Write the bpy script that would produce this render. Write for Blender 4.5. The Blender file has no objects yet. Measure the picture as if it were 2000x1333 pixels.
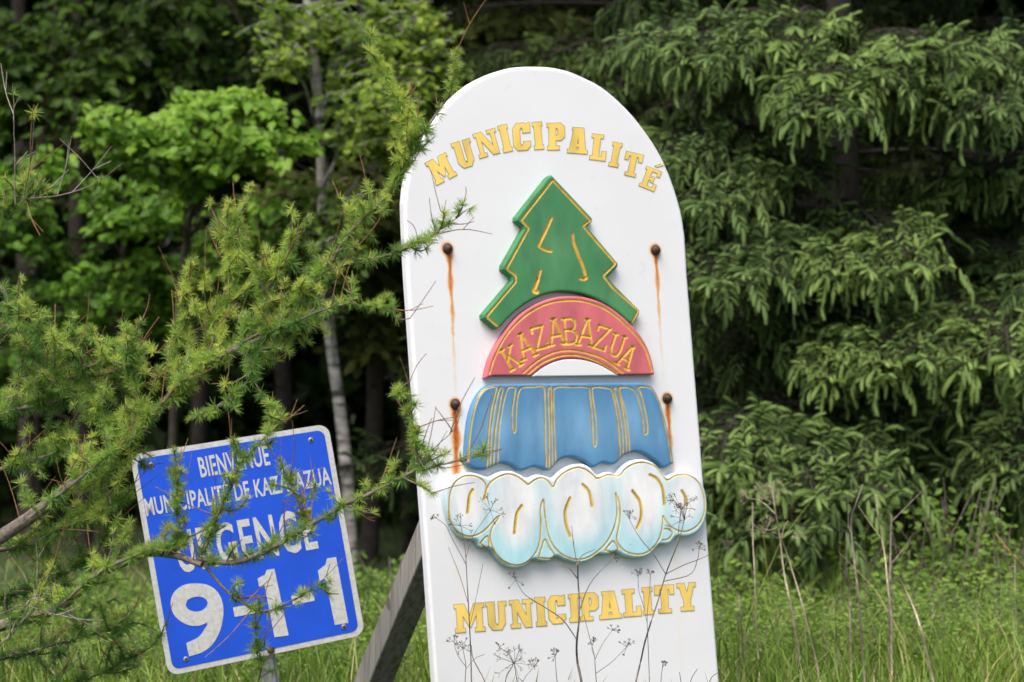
import bpy, math, random
import numpy as np

R = np.random.default_rng(11)
random.seed(5)
SC = bpy.context.scene
COL = SC.collection

# ------------------------------------------------------------------ camera, world, sun, exposure
F = 6310.0                      # focal length in photo pixels (2000 wide)
EYE = 1.6
cam_d = bpy.data.cameras.new('camera')
cam = bpy.data.objects.new('camera', cam_d)
COL.objects.link(cam)
cam.location = (0, 0, EYE)
cam.rotation_euler = (math.radians(90), 0, 0)
cam_d.sensor_fit = 'HORIZONTAL'
cam_d.sensor_width = 36.0
cam_d.lens = 36.0 * F / 2000.0
cam_d.clip_start = 0.1
cam_d.clip_end = 1000
cam_d.dof.use_dof = True
cam_d.dof.focus_distance = 11.9
cam_d.dof.aperture_fstop = 3.3
SC.camera = cam

SUN_EL, SUN_AZ = math.radians(60), math.radians(205)   # azimuth clockwise from +Y: behind the camera, a little left
w = bpy.data.worlds.new('World')
SC.world = w
w.use_nodes = True
nt = w.node_tree
sky = nt.nodes.new('ShaderNodeTexSky')
sky.sky_type = 'NISHITA'
sky.sun_disc = False
sky.sun_elevation = SUN_EL
sky.sun_rotation = SUN_AZ
sky.air_density = 0.85
sky.dust_density = 6.0
sky.ozone_density = 0.6
bg = nt.nodes['Background']
bg.inputs[1].default_value = 0.12
nt.links.new(sky.outputs[0], bg.inputs[0])

sun_d = bpy.data.lights.new('sun', 'SUN')
sun_d.energy = 1.5
sun_d.angle = math.radians(42)
sun_d.color = (1.0, 0.97, 0.93)
sun = bpy.data.objects.new('sun', sun_d)
COL.objects.link(sun)
sun.location = (0, 0, 30)
sx, sy, sz = math.cos(SUN_EL) * math.sin(SUN_AZ), math.cos(SUN_EL) * math.cos(SUN_AZ), math.sin(SUN_EL)
from mathutils import Vector
sun.rotation_euler = Vector((sx, sy, sz)).to_track_quat('Z', 'Y').to_euler()

SC.view_settings.view_transform = 'Standard'
SC.view_settings.look = 'None'
SC.view_settings.gamma = 1.0
SC.view_settings.exposure = 0.86
SC.render.engine = 'CYCLES'
SC.cycles.max_bounces = 6
SC.cycles.diffuse_bounces = 2
SC.cycles.glossy_bounces = 2
SC.cycles.transmission_bounces = 3


# ------------------------------------------------------------------ helpers
def P(u, v, Y):
    """photo pixel + distance -> point in the place"""
    return np.array([(u - 1000.0) / F * Y, Y, EYE - (v - 666.5) / F * Y])


def nrm(a):
    a = np.asarray(a, float)
    return a / (np.linalg.norm(a, axis=-1, keepdims=True) + 1e-12)


def lin(r, g, b):
    def f(c):
        c = c / 255.0
        return c / 12.92 if c <= 0.04045 else ((c + 0.055) / 1.055) ** 2.4
    return (f(r), f(g), f(b), 1.0)


class Acc:
    """collects vertices, triangles / quads and vertex attributes for one mesh"""
    def __init__(self, attrs=('t',)):
        self.V, self.T, self.Q = [], [], []
        self.an = attrs
        self.A = {k: [] for k in attrs}
        self.n = 0

    def add(self, V, faces, **attr):
        V = np.asarray(V, float).reshape(-1, 3)
        faces = np.asarray(faces, int)
        self.V.append(V)
        if len(faces):
            (self.T if faces.shape[1] == 3 else self.Q).append(faces + self.n)
        for k in self.an:
            a = attr.get(k, 0.0)
            a = np.broadcast_to(np.asarray(a, float), (len(V),))
            self.A[k].append(a)
        self.n += len(V)

    def inst(self, PV, PF, M, O, t=0.0, tp=None):
        """copies of a small shape: PV (k,3), PF faces, M (n,3,3) maps local->world, O (n,3)"""
        n, k = len(O), len(PV)
        if n == 0:
            return
        W = np.einsum('nij,kj->nki', M, PV) + O[:, None, :]
        f = (PF[None] + (np.arange(n) * k)[:, None, None]).reshape(-1, PF.shape[1])
        tt = np.broadcast_to(np.asarray(t, float).reshape(-1, 1), (n, k)).copy()
        if tp is not None:
            tt = tt + tp[None]
        self.add(W.reshape(-1, 3), f, t=tt.reshape(-1))

    def mesh(self, name, smooth=False, off=(0, 0, 0)):
        V = np.concatenate(self.V) - np.asarray(off, float)
        T = np.concatenate(self.T) if self.T else np.zeros((0, 3), int)
        Q = np.concatenate(self.Q) if self.Q else np.zeros((0, 4), int)
        me = bpy.data.meshes.new(name)
        me.vertices.add(len(V))
        me.vertices.foreach_set('co', V.astype(np.float32).ravel())
        nl = T.size + Q.size
        me.loops.add(nl)
        me.loops.foreach_set('vertex_index', np.concatenate([T.ravel(), Q.ravel()]).astype(np.int32))
        me.polygons.add(len(T) + len(Q))
        st = np.concatenate([np.arange(len(T)) * 3, T.size + np.arange(len(Q)) * 4]).astype(np.int32)
        me.polygons.foreach_set('loop_start', st)
        me.polygons.foreach_set('use_smooth', np.full(len(T) + len(Q), bool(smooth)))
        for k in self.an:
            at = me.attributes.new(k, 'FLOAT', 'POINT')
            at.data.foreach_set('value', np.concatenate(self.A[k]).astype(np.float32))
        me.update(calc_edges=True)
        me.validate()
        return me


def link(name, data, parent=None, mat=None, **props):
    o = bpy.data.objects.new(name, data)
    COL.objects.link(o)
    if mat is not None:
        data.materials.append(mat)
    if parent is not None:
        o.parent = parent
    for k, v in props.items():
        o[k] = v
    return o


def thing(name, label, cat, loc, group=None):
    o = bpy.data.objects.new(name, None)
    COL.objects.link(o)
    o.location = [float(c) for c in loc]
    o.empty_display_size = 0.1
    o['label'] = label
    o['category'] = cat
    if group:
        o['group'] = group
    return o


def frames(pts):
    pts = np.asarray(pts, float)
    d = np.gradient(pts, axis=0)
    d = nrm(d)
    ref = np.array([0.31, 0.27, 0.91])
    a = nrm(np.cross(d, ref))
    b = np.cross(d, a)
    return d, a, b


def smooth_path(pts, n):
    """Catmull-Rom through points"""
    p = np.asarray(pts, float)
    p = np.vstack([2 * p[0] - p[1], p, 2 * p[-1] - p[-2]])
    m = len(p) - 3
    ts = np.linspace(0, m - 1e-6, n)
    out = []
    for t in ts:
        i = int(t)
        f = t - i
        a, b, c, d = p[i], p[i + 1], p[i + 2], p[i + 3]
        out.append(0.5 * ((2 * b) + (c - a) * f + (2 * a - 5 * b + 4 * c - d) * f ** 2 + (3 * b - a - 3 * c + d) * f ** 3))
    return np.array(out)


def tube(acc, pts, rad, n=5, t=0.0):
    pts = np.asarray(pts, float)
    m = len(pts)
    rad = np.broadcast_to(np.asarray(rad, float), (m,))
    d, a, b = frames(pts)
    an = np.linspace(0, 2 * np.pi, n, endpoint=False)
    ring = a[:, None, :] * np.cos(an)[None, :, None] + b[:, None, :] * np.sin(an)[None, :, None]
    V = pts[:, None, :] + ring * rad[:, None, None]
    idx = np.arange(m * n).reshape(m, n)
    q = np.stack([idx[:-1], np.roll(idx[:-1], -1, 1), np.roll(idx[1:], -1, 1), idx[1:]], -1).reshape(-1, 4)
    acc.add(V.reshape(-1, 3), q, t=t)


def rand_dirs(n):
    return nrm(R.normal(size=(n, 3)))


def basis(y, up):
    """matrices with local Y along y, local Z near up"""
    y = nrm(y)
    x = nrm(np.cross(y, up))
    z = np.cross(x, y)
    return np.stack([x, y, z], -1)


# ------------------------------------------------------------------ materials
def new_mat(name):
    m = bpy.data.materials.new(name)
    m.use_nodes = True
    nt = m.node_tree
    bs = nt.nodes['Principled BSDF']
    return m, nt, bs


def noise(nt, scale, detail=4, coord='Object', rough=0.55):
    tc = nt.nodes.new('ShaderNodeTexCoord')
    n = nt.nodes.new('ShaderNodeTexNoise')
    n.inputs['Scale'].default_value = scale
    n.inputs['Detail'].default_value = detail
    n.inputs['Roughness'].default_value = rough
    nt.links.new(tc.outputs[coord], n.inputs['Vector'])
    return n.outputs['Fac']


def ramp(nt, fac, stops):
    r = nt.nodes.new('ShaderNodeValToRGB')
    e = r.color_ramp.elements
    while len(e) < len(stops):
        e.new(0.5)
    for i, (p, c) in enumerate(stops):
        e[i].position = p
        e[i].color = c if len(c) == 4 else (*c, 1)
    nt.links.new(fac, r.inputs[0])
    return r.outputs[0]


def mix(nt, fac, a, b, mode='MIX'):
    m = nt.nodes.new('ShaderNodeMix')
    m.data_type = 'RGBA'
    m.blend_type = mode
    for i, x in ((0, fac), (6, a), (7, b)):
        if isinstance(x, (int, float)):
            m.inputs[i].default_value = x
        elif isinstance(x, tuple):
            m.inputs[i].default_value = x
        else:
            nt.links.new(x, m.inputs[i])
    return m.outputs[2]


def attr(nt, name):
    a = nt.nodes.new('ShaderNodeAttribute')
    a.attribute_name = name
    return a.outputs['Fac']


def bump(nt, bs, h, strength=0.3, dist=0.01):
    b = nt.nodes.new('ShaderNodeBump')
    b.inputs['Strength'].default_value = strength
    b.inputs['Distance'].default_value = dist
    nt.links.new(h, b.inputs['Height'])
    nt.links.new(b.outputs[0], bs.inputs['Normal'])


def leaf_mat(name, stops, trans=0.35, rough=0.55, spec=0.25, nscale=3.0):
    m, nt, bs = new_mat(name)
    c = ramp(nt, attr(nt, 't'), stops)
    if name == 'spruce_needle':      # every bough a little different
        oi = nt.nodes.new('ShaderNodeObjectInfo')
        c = mix(nt, 1.0, c, ramp(nt, oi.outputs['Random'], [(0.0, (0.58, 0.64, 0.76)), (0.5, (0.86, 0.90, 0.92)), (1.0, (1.10, 1.12, 1.05))]), 'MULTIPLY')
    n = noise(nt, nscale, 3)
    v = ramp(nt, n, [(0.3, (0.72, 0.76, 0.72)), (0.7, (1.15, 1.1, 1.0))])
    c = mix(nt, 1.0, c, v, 'MULTIPLY')
    nt.links.new(c, bs.inputs['Base Color'])
    bs.inputs['Roughness'].default_value = rough
    bs.inputs['Specular IOR Level'].default_value = spec
    tr = nt.nodes.new('ShaderNodeBsdfTranslucent')
    nt.links.new(c, tr.inputs[0])
    mx = nt.nodes.new('ShaderNodeMixShader')
    mx.inputs[0].default_value = trans
    nt.links.new(bs.outputs[0], mx.inputs[1])
    nt.links.new(tr.outputs[0], mx.inputs[2])
    nt.links.new(mx.outputs[0], nt.nodes['Material Output'].inputs[0])
    return m


def bark_mat(name, a, b, scale=30, bstr=0.5):
    m, nt, bs = new_mat(name)
    n = noise(nt, scale, 5)
    nt.links.new(ramp(nt, n, [(0.3, a), (0.7, b)]), bs.inputs['Base Color'])
    bs.inputs['Roughness'].default_value = 0.9
    bump(nt, bs, n, bstr, 0.01)
    return m


M = {}
M['larch_needle'] = leaf_mat('larch_needle', [(0.0, (0.048, 0.140, 0.046)), (0.35, (0.12, 0.28, 0.07)), (0.7, (0.31, 0.50, 0.11)), (1.0, (0.56, 0.67, 0.15))], 0.45)
M['larch_bark'] = bark_mat('larch_bark', (0.07, 0.055, 0.045), (0.22, 0.19, 0.16), 60)
M['red_twig'] = bark_mat('red_twig', (0.14, 0.065, 0.03), (0.34, 0.19, 0.09), 80)
M['grey_twig'] = bark_mat('grey_twig', (0.16, 0.14, 0.12), (0.38, 0.35, 0.30), 80)
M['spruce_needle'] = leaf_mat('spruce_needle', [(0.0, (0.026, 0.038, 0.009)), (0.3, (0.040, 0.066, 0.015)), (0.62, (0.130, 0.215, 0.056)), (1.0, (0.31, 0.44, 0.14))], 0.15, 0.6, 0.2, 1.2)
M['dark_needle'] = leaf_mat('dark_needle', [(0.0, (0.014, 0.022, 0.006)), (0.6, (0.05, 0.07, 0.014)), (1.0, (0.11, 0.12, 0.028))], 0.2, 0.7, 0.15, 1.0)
M['spruce_bark'] = bark_mat('spruce_bark', (0.016, 0.013, 0.010), (0.042, 0.035, 0.026), 25)
M['leaf_bright'] = leaf_mat('leaf_bright', [(0.0, (0.038, 0.11, 0.012)), (0.5, (0.135, 0.30, 0.028)), (1.0, (0.30, 0.50, 0.065))], 0.45, 0.45, 0.3, 2.0)
M['leaf_birch'] = leaf_mat('leaf_birch', [(0.0, (0.045, 0.10, 0.012)), (0.5, (0.14, 0.25, 0.024)), (1.0, (0.34, 0.47, 0.06))], 0.45, 0.45, 0.3, 2.0)
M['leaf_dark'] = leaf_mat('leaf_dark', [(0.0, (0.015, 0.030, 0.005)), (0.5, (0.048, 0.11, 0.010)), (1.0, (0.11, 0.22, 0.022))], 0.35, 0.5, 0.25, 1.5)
M['grass'] = leaf_mat('grass', [(0.0, (0.06, 0.13, 0.018)), (0.5, (0.19, 0.32, 0.040)), (0.85, (0.35, 0.47, 0.09)), (1.0, (0.50, 0.44, 0.22))], 0.35, 0.5, 0.3, 1.0)
M['cover'] = leaf_mat('cover', [(0.0, (0.055, 0.125, 0.02)), (0.5, (0.17, 0.31, 0.045)), (1.0, (0.34, 0.47, 0.09))], 0.4, 0.5, 0.3, 1.6)
M['dry_stem'] = bark_mat('dry_stem', (0.28, 0.22, 0.14), (0.60, 0.52, 0.38), 40, 0.2)
M['dry_grey'] = bark_mat('dry_grey', (0.12, 0.095, 0.08), (0.32, 0.27, 0.225), 40, 0.2)
M['dry_dark'] = bark_mat('dry_dark', (0.07, 0.058, 0.05), (0.22, 0.18, 0.15), 50, 0.2)
M['trunk_dark'] = bark_mat('trunk_dark', (0.020, 0.015, 0.012), (0.065, 0.050, 0.040), 14)

# birch bark
m, nt, bs = new_mat('birch_bark')
tc = nt.nodes.new('ShaderNodeTexCoord')
mp = nt.nodes.new('ShaderNodeMapping')
mp.inputs['Scale'].default_value = (6, 6, 26)
nt.links.new(tc.outputs['Object'], mp.inputs['Vector'])
n1 = nt.nodes.new('ShaderNodeTexNoise')
n1.inputs['Scale'].default_value = 1.0
n1.inputs['Detail'].default_value = 5
nt.links.new(mp.outputs[0], n1.inputs['Vector'])
n2 = noise(nt, 2.2, 4)
c = ramp(nt, n1.outputs['Fac'], [(0.36, (0.05, 0.045, 0.04)), (0.46, (0.28, 0.27, 0.25)), (0.72, (0.52, 0.50, 0.47))])
c = mix(nt, ramp(nt, n2, [(0.55, (0, 0, 0)), (0.7, (1, 1, 1))]), c, (0.10, 0.085, 0.07, 1))
nt.links.new(c, bs.inputs['Base Color'])
bs.inputs['Roughness'].default_value = 0.8
M['birch_bark'] = m

# ground
m, nt, bs = new_mat('ground')
n = noise(nt, 1.3, 6)
n2 = noise(nt, 25, 4)
c = ramp(nt, n, [(0.3, (0.035, 0.05, 0.016)), (0.55, (0.05, 0.075, 0.02)), (0.75, (0.075, 0.065, 0.04))])
c = mix(nt, 1.0, c, ramp(nt, n2, [(0.3, (0.6, 0.6, 0.6)), (0.7, (1.3, 1.3, 1.3))]), 'MULTIPLY')
nt.links.new(c, bs.inputs['Base Color'])
bs.inputs['Roughness'].default_value = 1.0
bump(nt, bs, n2, 0.8, 0.05)
M['ground'] = m

YEL = (0.80, 0.47, 0.075, 1)


def paint_mat(name, base_a, base_b, line=YEL, rough=0.58):
    """painted carved board: 'line' attribute = gilded groove, 't' = second paint tone"""
    m, nt, bs = new_mat(name)
    tc = nt.nodes.new('ShaderNodeTexCoord')
    mp = nt.nodes.new('ShaderNodeMapping')
    mp.inputs['Scale'].default_value = (14, 14, 5)
    nt.links.new(tc.outputs['Object'], mp.inputs['Vector'])
    n = nt.nodes.new('ShaderNodeTexNoise')
    n.inputs['Scale'].default_value = 1.0
    n.inputs['Detail'].default_value = 6
    nt.links.new(mp.outputs[0], n.inputs['Vector'])
    c = mix(nt, attr(nt, 't'), base_a, base_b)
    v = ramp(nt, n.outputs['Fac'], [(0.25, (0.74, 0.77, 0.80)), (0.5, (1, 1, 1)), (0.75, (1.2, 1.17, 1.14))])
    c = mix(nt, 1.0, c, v, 'MULTIPLY')
    sp = noise(nt, 70, 2)
    c = mix(nt, ramp(nt, sp, [(0.73, (0, 0, 0)), (0.79, (0.45, 0.45, 0.45))]), c, (0.08, 0.08, 0.07, 1))
    ln = noise(nt, 26, 3)
    lc = mix(nt, ramp(nt, ln, [(0.35, (0, 0, 0)), (0.7, (1, 1, 1))]), line, (line[0] * 0.62, line[1] * 0.62, line[2] * 0.6, 1))
    c = mix(nt, attr(nt, 'line'), c, lc)
    nt.links.new(c, bs.inputs['Base Color'])
    bs.inputs['Roughness'].default_value = rough
    bs.inputs['Specular IOR Level'].default_value = 0.25
    bump(nt, bs, n.outputs['Fac'], 0.25, 0.006)
    return m


M['green_paint'] = paint_mat('green_paint', (0.052, 0.225, 0.090, 1), (0.115, 0.30, 0.14, 1))
M['red_paint'] = paint_mat('red_paint', (0.60, 0.135, 0.165, 1), (0.66, 0.19, 0.21, 1))
M['blue_paint'] = paint_mat('blue_paint', (0.09, 0.25, 0.45, 1), (0.21, 0.42, 0.64, 1), (0.60, 0.45, 0.11, 1))
M['cloud_paint'] = paint_mat('cloud_paint', (0.80, 0.82, 0.84, 1), (0.42, 0.70, 0.78, 1), (0.66, 0.47, 0.08, 1))
M['letter_paint'] = paint_mat('letter_paint', (0.90, 0.63, 0.16, 1), (0.05, 0.16, 0.13, 1))

# white board: rust stains from the bolts, faint grime
m, nt, bs = new_mat('white_board')
n = noise(nt, 2.2, 5)
c = ramp(nt, n, [(0.3, (0.775, 0.79, 0.82)), (0.6, (0.815, 0.83, 0.86))])
g = noise(nt, 9, 6, rough=0.7)
c = mix(nt, ramp(nt, g, [(0.62, (0, 0, 0)), (0.80, (0.35, 0.35, 0.35))]), c, (0.50, 0.49, 0.46, 1))
ru = attr(nt, 't')
rn = noise(nt, 60, 3)
rr = nt.nodes.new('ShaderNodeMath')
rr.operation = 'MULTIPLY_ADD'
rr.inputs[1].default_value = 0.9
rr.inputs[2].default_value = -0.45
nt.links.new(rn, rr.inputs[0])
ra = nt.nodes.new('ShaderNodeMath')
ra.operation = 'MULTIPLY_ADD'
nt.links.new(ru, ra.inputs[0])
nt.links.new(rr.outputs[0], ra.inputs[1])
nt.links.new(ru, ra.inputs[2])
rc = ramp(nt, ra.outputs[0], [(0.0, (0.80, 0.72, 0.50)), (0.35, (0.78, 0.42, 0.11)), (0.7, (0.60, 0.18, 0.03)), (1.0, (0.36, 0.075, 0.016))])
rm = ramp(nt, ra.outputs[0], [(0.02, (0, 0, 0)), (0.40, (0.85, 0.85, 0.85)), (0.8, (1, 1, 1))])
c = mix(nt, rm, c, rc)
nt.links.new(c, bs.inputs['Base Color'])
bs.inputs['Roughness'].default_value = 0.4
bs.inputs['Specular IOR Level'].default_value = 0.35
M['white_board'] = m


def plain(name, col, rough=0.5, metal=0.0, nsc=20, var=0.2, bstr=0.0):
    m, nt, bs = new_mat(name)
    n = noise(nt, nsc, 5)
    lo = tuple(x * (1 - var) for x in col)
    hi = tuple(min(1, x * (1 + var)) for x in col)
    nt.links.new(ramp(nt, n, [(0.3, lo), (0.7, hi)]), bs.inputs['Base Color'])
    bs.inputs['Roughness'].default_value = rough
    bs.inputs['Metallic'].default_value = metal
    if bstr:
        bump(nt, bs, n, bstr, 0.003)
    return m


M['bolt'] = plain('bolt', (0.055, 0.03, 0.022), 0.6, 0.3, 120, 0.6, 0.5)
M['galv'] = plain('galv', (0.36, 0.37, 0.38), 0.5, 0.6, 40, 0.25)
M['sheet_blue'] = plain('sheet_blue', (0.016, 0.100, 0.74), 0.38, 0.0, 6, 0.10)
# weathered retroreflective white
m, nt, bs = new_mat('sheet_white')
vo = nt.nodes.new('ShaderNodeTexVoronoi')
vo.feature = 'DISTANCE_TO_EDGE'
vo.inputs['Scale'].default_value = 16
tc = nt.nodes.new('ShaderNodeTexCoord')
nt.links.new(tc.outputs['Object'], vo.inputs['Vector'])
c = ramp(nt, vo.outputs['Distance'], [(0.0, (0.56, 0.57, 0.56)), (0.04, (0.66, 0.67, 0.66))])
c = mix(nt, 1.0, c, ramp(nt, noise(nt, 60, 5), [(0.3, (0.85, 0.85, 0.85)), (0.7, (1.08, 1.08, 1.08))]), 'MULTIPLY')
nt.links.new(c, bs.inputs['Base Color'])
bs.inputs['Roughness'].default_value = 0.45
M['sheet_white'] = m
# weathered timber
m, nt, bs = new_mat('old_timber')
tc = nt.nodes.new('ShaderNodeTexCoord')
mp = nt.nodes.new('ShaderNodeMapping')
mp.inputs['Rotation'].default_value = (0, math.radians(28), 0)
mp.inputs['Scale'].default_value = (45, 45, 2.5)
nt.links.new(tc.outputs['Object'], mp.inputs['Vector'])
n1 = nt.nodes.new('ShaderNodeTexNoise')
n1.inputs['Scale'].default_value = 1
n1.inputs['Detail'].default_value = 6
nt.links.new(mp.outputs[0], n1.inputs['Vector'])
c = ramp(nt, n1.outputs['Fac'], [(0.3, (0.13, 0.12, 0.105)), (0.5, (0.27, 0.26, 0.24)), (0.7, (0.36, 0.34, 0.31))])
kn = noise(nt, 7, 2)
c = mix(nt, ramp(nt, kn, [(0.68, (0, 0, 0)), (0.75, (0.7, 0.7, 0.7))]), c, (0.07, 0.055, 0.045, 1))
nt.links.new(c, bs.inputs['Base Color'])
bs.inputs['Roughness'].default_value = 0.85
bump(nt, bs, n1.outputs['Fac'], 0.4, 0.004)
M['old_timber'] = m

# ------------------------------------------------------------------ ground
a = Acc(())
gx = np.concatenate([[-300, -60, -20], np.linspace(-9, 9, 73), [20, 60, 300]])
gy = np.concatenate([[-300, -60, -10, 0], np.linspace(6, 34, 113), [45, 80, 300]])
GX, GY = np.meshgrid(gx, gy, indexing='ij')


def gz(x, y):
    k = np.clip((np.asarray(y) - 15.5) / 3, 0, 1)
    return (0.035 * np.sin(x * 1.7 + y * .9) + 0.03 * np.sin(x * .8 - y * 1.3)) * 0.7 * (0.3 + k)


GZ = gz(GX, GY)
idx = np.arange(GX.size).reshape(GX.shape)
q = np.stack([idx[:-1, :-1], idx[1:, :-1], idx[1:, 1:], idx[:-1, 1:]], -1).reshape(-1, 4)
a.add(np.stack([GX, GY, GZ], -1).reshape(-1, 3), q)
link('ground', a.mesh('ground', True), None, M['ground'], kind='structure')

# ------------------------------------------------------------------ plane frames for the two signs


class Plane:
    def __init__(self, uv, Y, yaw, lean):
        psi, be = math.radians(yaw), math.radians(lean)
        self.O = P(uv[0], uv[1], Y)
        self.ex = np.array([math.cos(psi), math.sin(psi), 0])
        n0 = np.array([math.sin(psi), -math.cos(psi), 0])
        zz = np.array([0, 0, 1.0])
        self.n = n0 * math.cos(be) + zz * math.sin(be)
        self.ey = zz * math.cos(be) - n0 * math.sin(be)

    def st(self, uv, h=0.0):
        uv = np.asarray(uv, float).reshape(-1, 2)
        d = np.stack([(uv[:, 0] - 1000) / F, np.ones(len(uv)), -(uv[:, 1] - 666.5) / F], -1)
        c = np.array([0, 0, EYE])
        k = ((self.O - c) @ self.n + h) / (d @ self.n)
        p = c + d * k[:, None] - self.O
        return np.stack([p @ self.ex, p @ self.ey], -1)

    def w(self, st, h):
        st = np.asarray(st, float)
        return self.O + st[..., :1] * self.ex + st[..., 1:2] * self.ey + np.asarray(h, float).reshape(-1, 1) * self.n


def poly_sdf(p, poly):
    """signed distance (negative inside) and nearest outline point"""
    best = np.full(len(p), 1e9)
    near = np.zeros_like(p)
    ins = np.zeros(len(p), bool)
    m = len(poly)
    for i in range(m):
        a, b = poly[i], poly[(i + 1) % m]
        e = b - a
        l2 = e @ e
        if l2 < 1e-14:
            continue
        t = np.clip(((p - a) @ e) / l2, 0, 1)
        q = a + t[:, None] * e
        d = ((p - q) ** 2).sum(1)
        k = d < best
        best[k] = d[k]
        near[k] = q[k]
        c = (a[1] > p[:, 1]) != (b[1] > p[:, 1])
        with np.errstate(divide='ignore', invalid='ignore'):
            xi = (b[0] - a[0]) * (p[:, 1] - a[1]) / (b[1] - a[1]) + a[0]
        ins ^= c & (p[:, 0] < xi)
    d = np.sqrt(best)
    return np.where(ins, -d, d), near


def line_dist(p, pl):
    best = np.full(len(p), 1e9)
    for a, b in zip(pl[:-1], pl[1:]):
        e = b - a
        t = np.clip(((p - a) @ e) / max(e @ e, 1e-14), 0, 1)
        best = np.minimum(best, ((p - a - t[:, None] * e) ** 2).sum(1))
    return np.sqrt(best)


def relief(name, pl, sdf, bb, g, h0, h1, rnd, mat, parent, off, grooves=(), tone=None, gdepth=0.004, back=None):
    """solid board: front at h1 with rounded edge and carved grooves, sides down to h0"""
    x0, y0, x1, y1 = bb
    xs = np.arange(x0 - 2 * g, x1 + 2 * g, g)
    ys = np.arange(y0 - 2 * g, y1 + 2 * g, g)
    XX, YY = np.meshgrid(xs, ys, indexing='ij')
    p = np.stack([XX, YY], -1).reshape(-1, 2)
    sd, near = sdf(p)
    ins = (sd < 0).reshape(XX.shape)
    cell = ins[:-1, :-1] | ins[1:, :-1] | ins[1:, 1:] | ins[:-1, 1:]
    idx = np.arange(len(p)).reshape(XX.shape)
    q = np.stack([idx[:-1, :-1], idx[1:, :-1], idx[1:, 1:], idx[:-1, 1:]], -1)[cell]
    o = sd > 0
    p = p.copy()
    p[o] = near[o]
    d = np.maximum(-sd, 0)
    h = np.full(len(p), h1)
    if rnd > 0:
        k = np.clip(1 - d / rnd, 0, 1)
        h = h1 - rnd * (1 - np.sqrt(np.clip(1 - k * k, 0, 1)))
    line = np.zeros(len(p))
    for pts, hw in grooves:
        dd = line_dist(p, pts)
        k = np.clip(1.25 - dd / hw, 0, 1)
        line = np.maximum(line, np.clip(k * 2.2, 0, 1))
        h = h - gdepth * np.clip(1 - dd / hw, 0, 1) * (d > hw * 0.3)
    t = np.zeros(len(p)) if tone is None else tone(p, d)
    used = np.zeros(len(p), bool)
    used[q.ravel()] = True
    remap = np.cumsum(used) - 1
    q = remap[q]
    p, h, line, t = p[used], h[used], line[used], t[used]
    acc = Acc(('t', 'line'))
    acc.add(pl.w(p, h), q, t=t, line=line)
    # walls
    e = np.concatenate([q[:, [0, 1]], q[:, [1, 2]], q[:, [2, 3]], q[:, [3, 0]]])
    key = {}
    for aa, bb_ in e:
        if (bb_, aa) in key:
            del key[(bb_, aa)]
        else:
            key[(aa, bb_)] = 1
    e = np.array(list(key.keys()))
    va, vb = e[:, 0], e[:, 1]
    n = len(e)
    W = np.concatenate([pl.w(p[va], h[va]), pl.w(p[vb], h[vb]), pl.w(p[vb], np.full(n, h0)), pl.w(p[va], np.full(n, h0))])
    r = np.arange(n)
    acc.add(W, np.stack([r + n, r, r + 3 * n, r + 2 * n], -1), t=np.concatenate([t[va], t[vb], t[vb], t[va]]))
    if back is not None:      # closed back: reuse the grid, flat
        acc.add(pl.w(p, np.full(len(p), h0)), q[:, ::-1])
    return link(name, acc.mesh(name, True, off), parent, mat)


# ------------------------------------------------------------------ municipality sign
SP = Plane((1090, 700), 13.0, 27, 3)
z1 = lambda L: np.array(L, float) * 0.33 + [760, 100]
z2 = lambda L: np.array(L, float) * 0.33 + [780, 540]
z3 = lambda L: np.array(L, float) * 0.35484 + [780, 860]
base = P(1130, 1440, 13.05)
base[2] = 0.0
SIGN = thing('welcome_sign', 'tall white round-topped municipality sign board with carved painted shapes, rusty bolts and a timber prop', 'sign', base)

BOARD = np.array([(1043.8, 130.4), (1077, 132), (1110, 139), (1139.5, 151), (1172.5, 168), (1205.5, 194), (1238.5, 228), (1271.5, 271.6), (1294.6, 311),
                  (1314, 357), (1331, 413.5), (1339, 463), (1343.5, 540), (1357, 712), (1369, 860), (1381, 1020), (1406, 1333), (1417, 1478),
                  (861, 1492), (851, 1333), (834, 1085), (822.6, 931), (809, 725), (796, 540), (791.5, 446), (790, 397), (794.6, 357), (806, 314.5), (826, 271.6),
                  (859, 222), (880, 198), (902, 177.5), (925, 161), (958, 145), (991, 134.5), (1017, 131)])


def closed_smooth(poly, per, lo, hi):
    return poly


bst = SP.st(BOARD)
# smooth only the arch part
arch = np.vstack([bst[25:], bst[:12]])
arch = smooth_path(arch, 90)
bst = np.vstack([arch, bst[12:25]])
streaks = [  # px start, px end, half width px start/end, strength start/end
    ((877, 492), (886, 655), 6.0, 3.2, 0.95, 0.42), ((884, 640), (891, 775), 3.5, 3.0, 0.42, 0.12),
    ((1281, 494), (1289, 640), 5.5, 2.6, 0.85, 0.36), ((1288, 630), (1297, 745), 3.0, 2.5, 0.34, 0.10),
    ((890, 795), (892, 955), 7.5, 8.5, 1.1, 0.62), ((1303, 783), (1312, 905), 5.0, 5.5, 1.0, 0.40),
    ((1313, 905), (1322, 1000), 6, 8, 0.25, 0.05), ((893, 950), (896, 1060), 8, 9, 0.45, 0.05),
    ((1322, 1060), (1330, 1300), 10, 14, 0.10, 0.05), ((893, 1110), (900, 1300), 12, 14, 0.09, 0.03)]
bolts = [(874, 486), (1280, 489), (889, 790), (1303, 779)]


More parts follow.
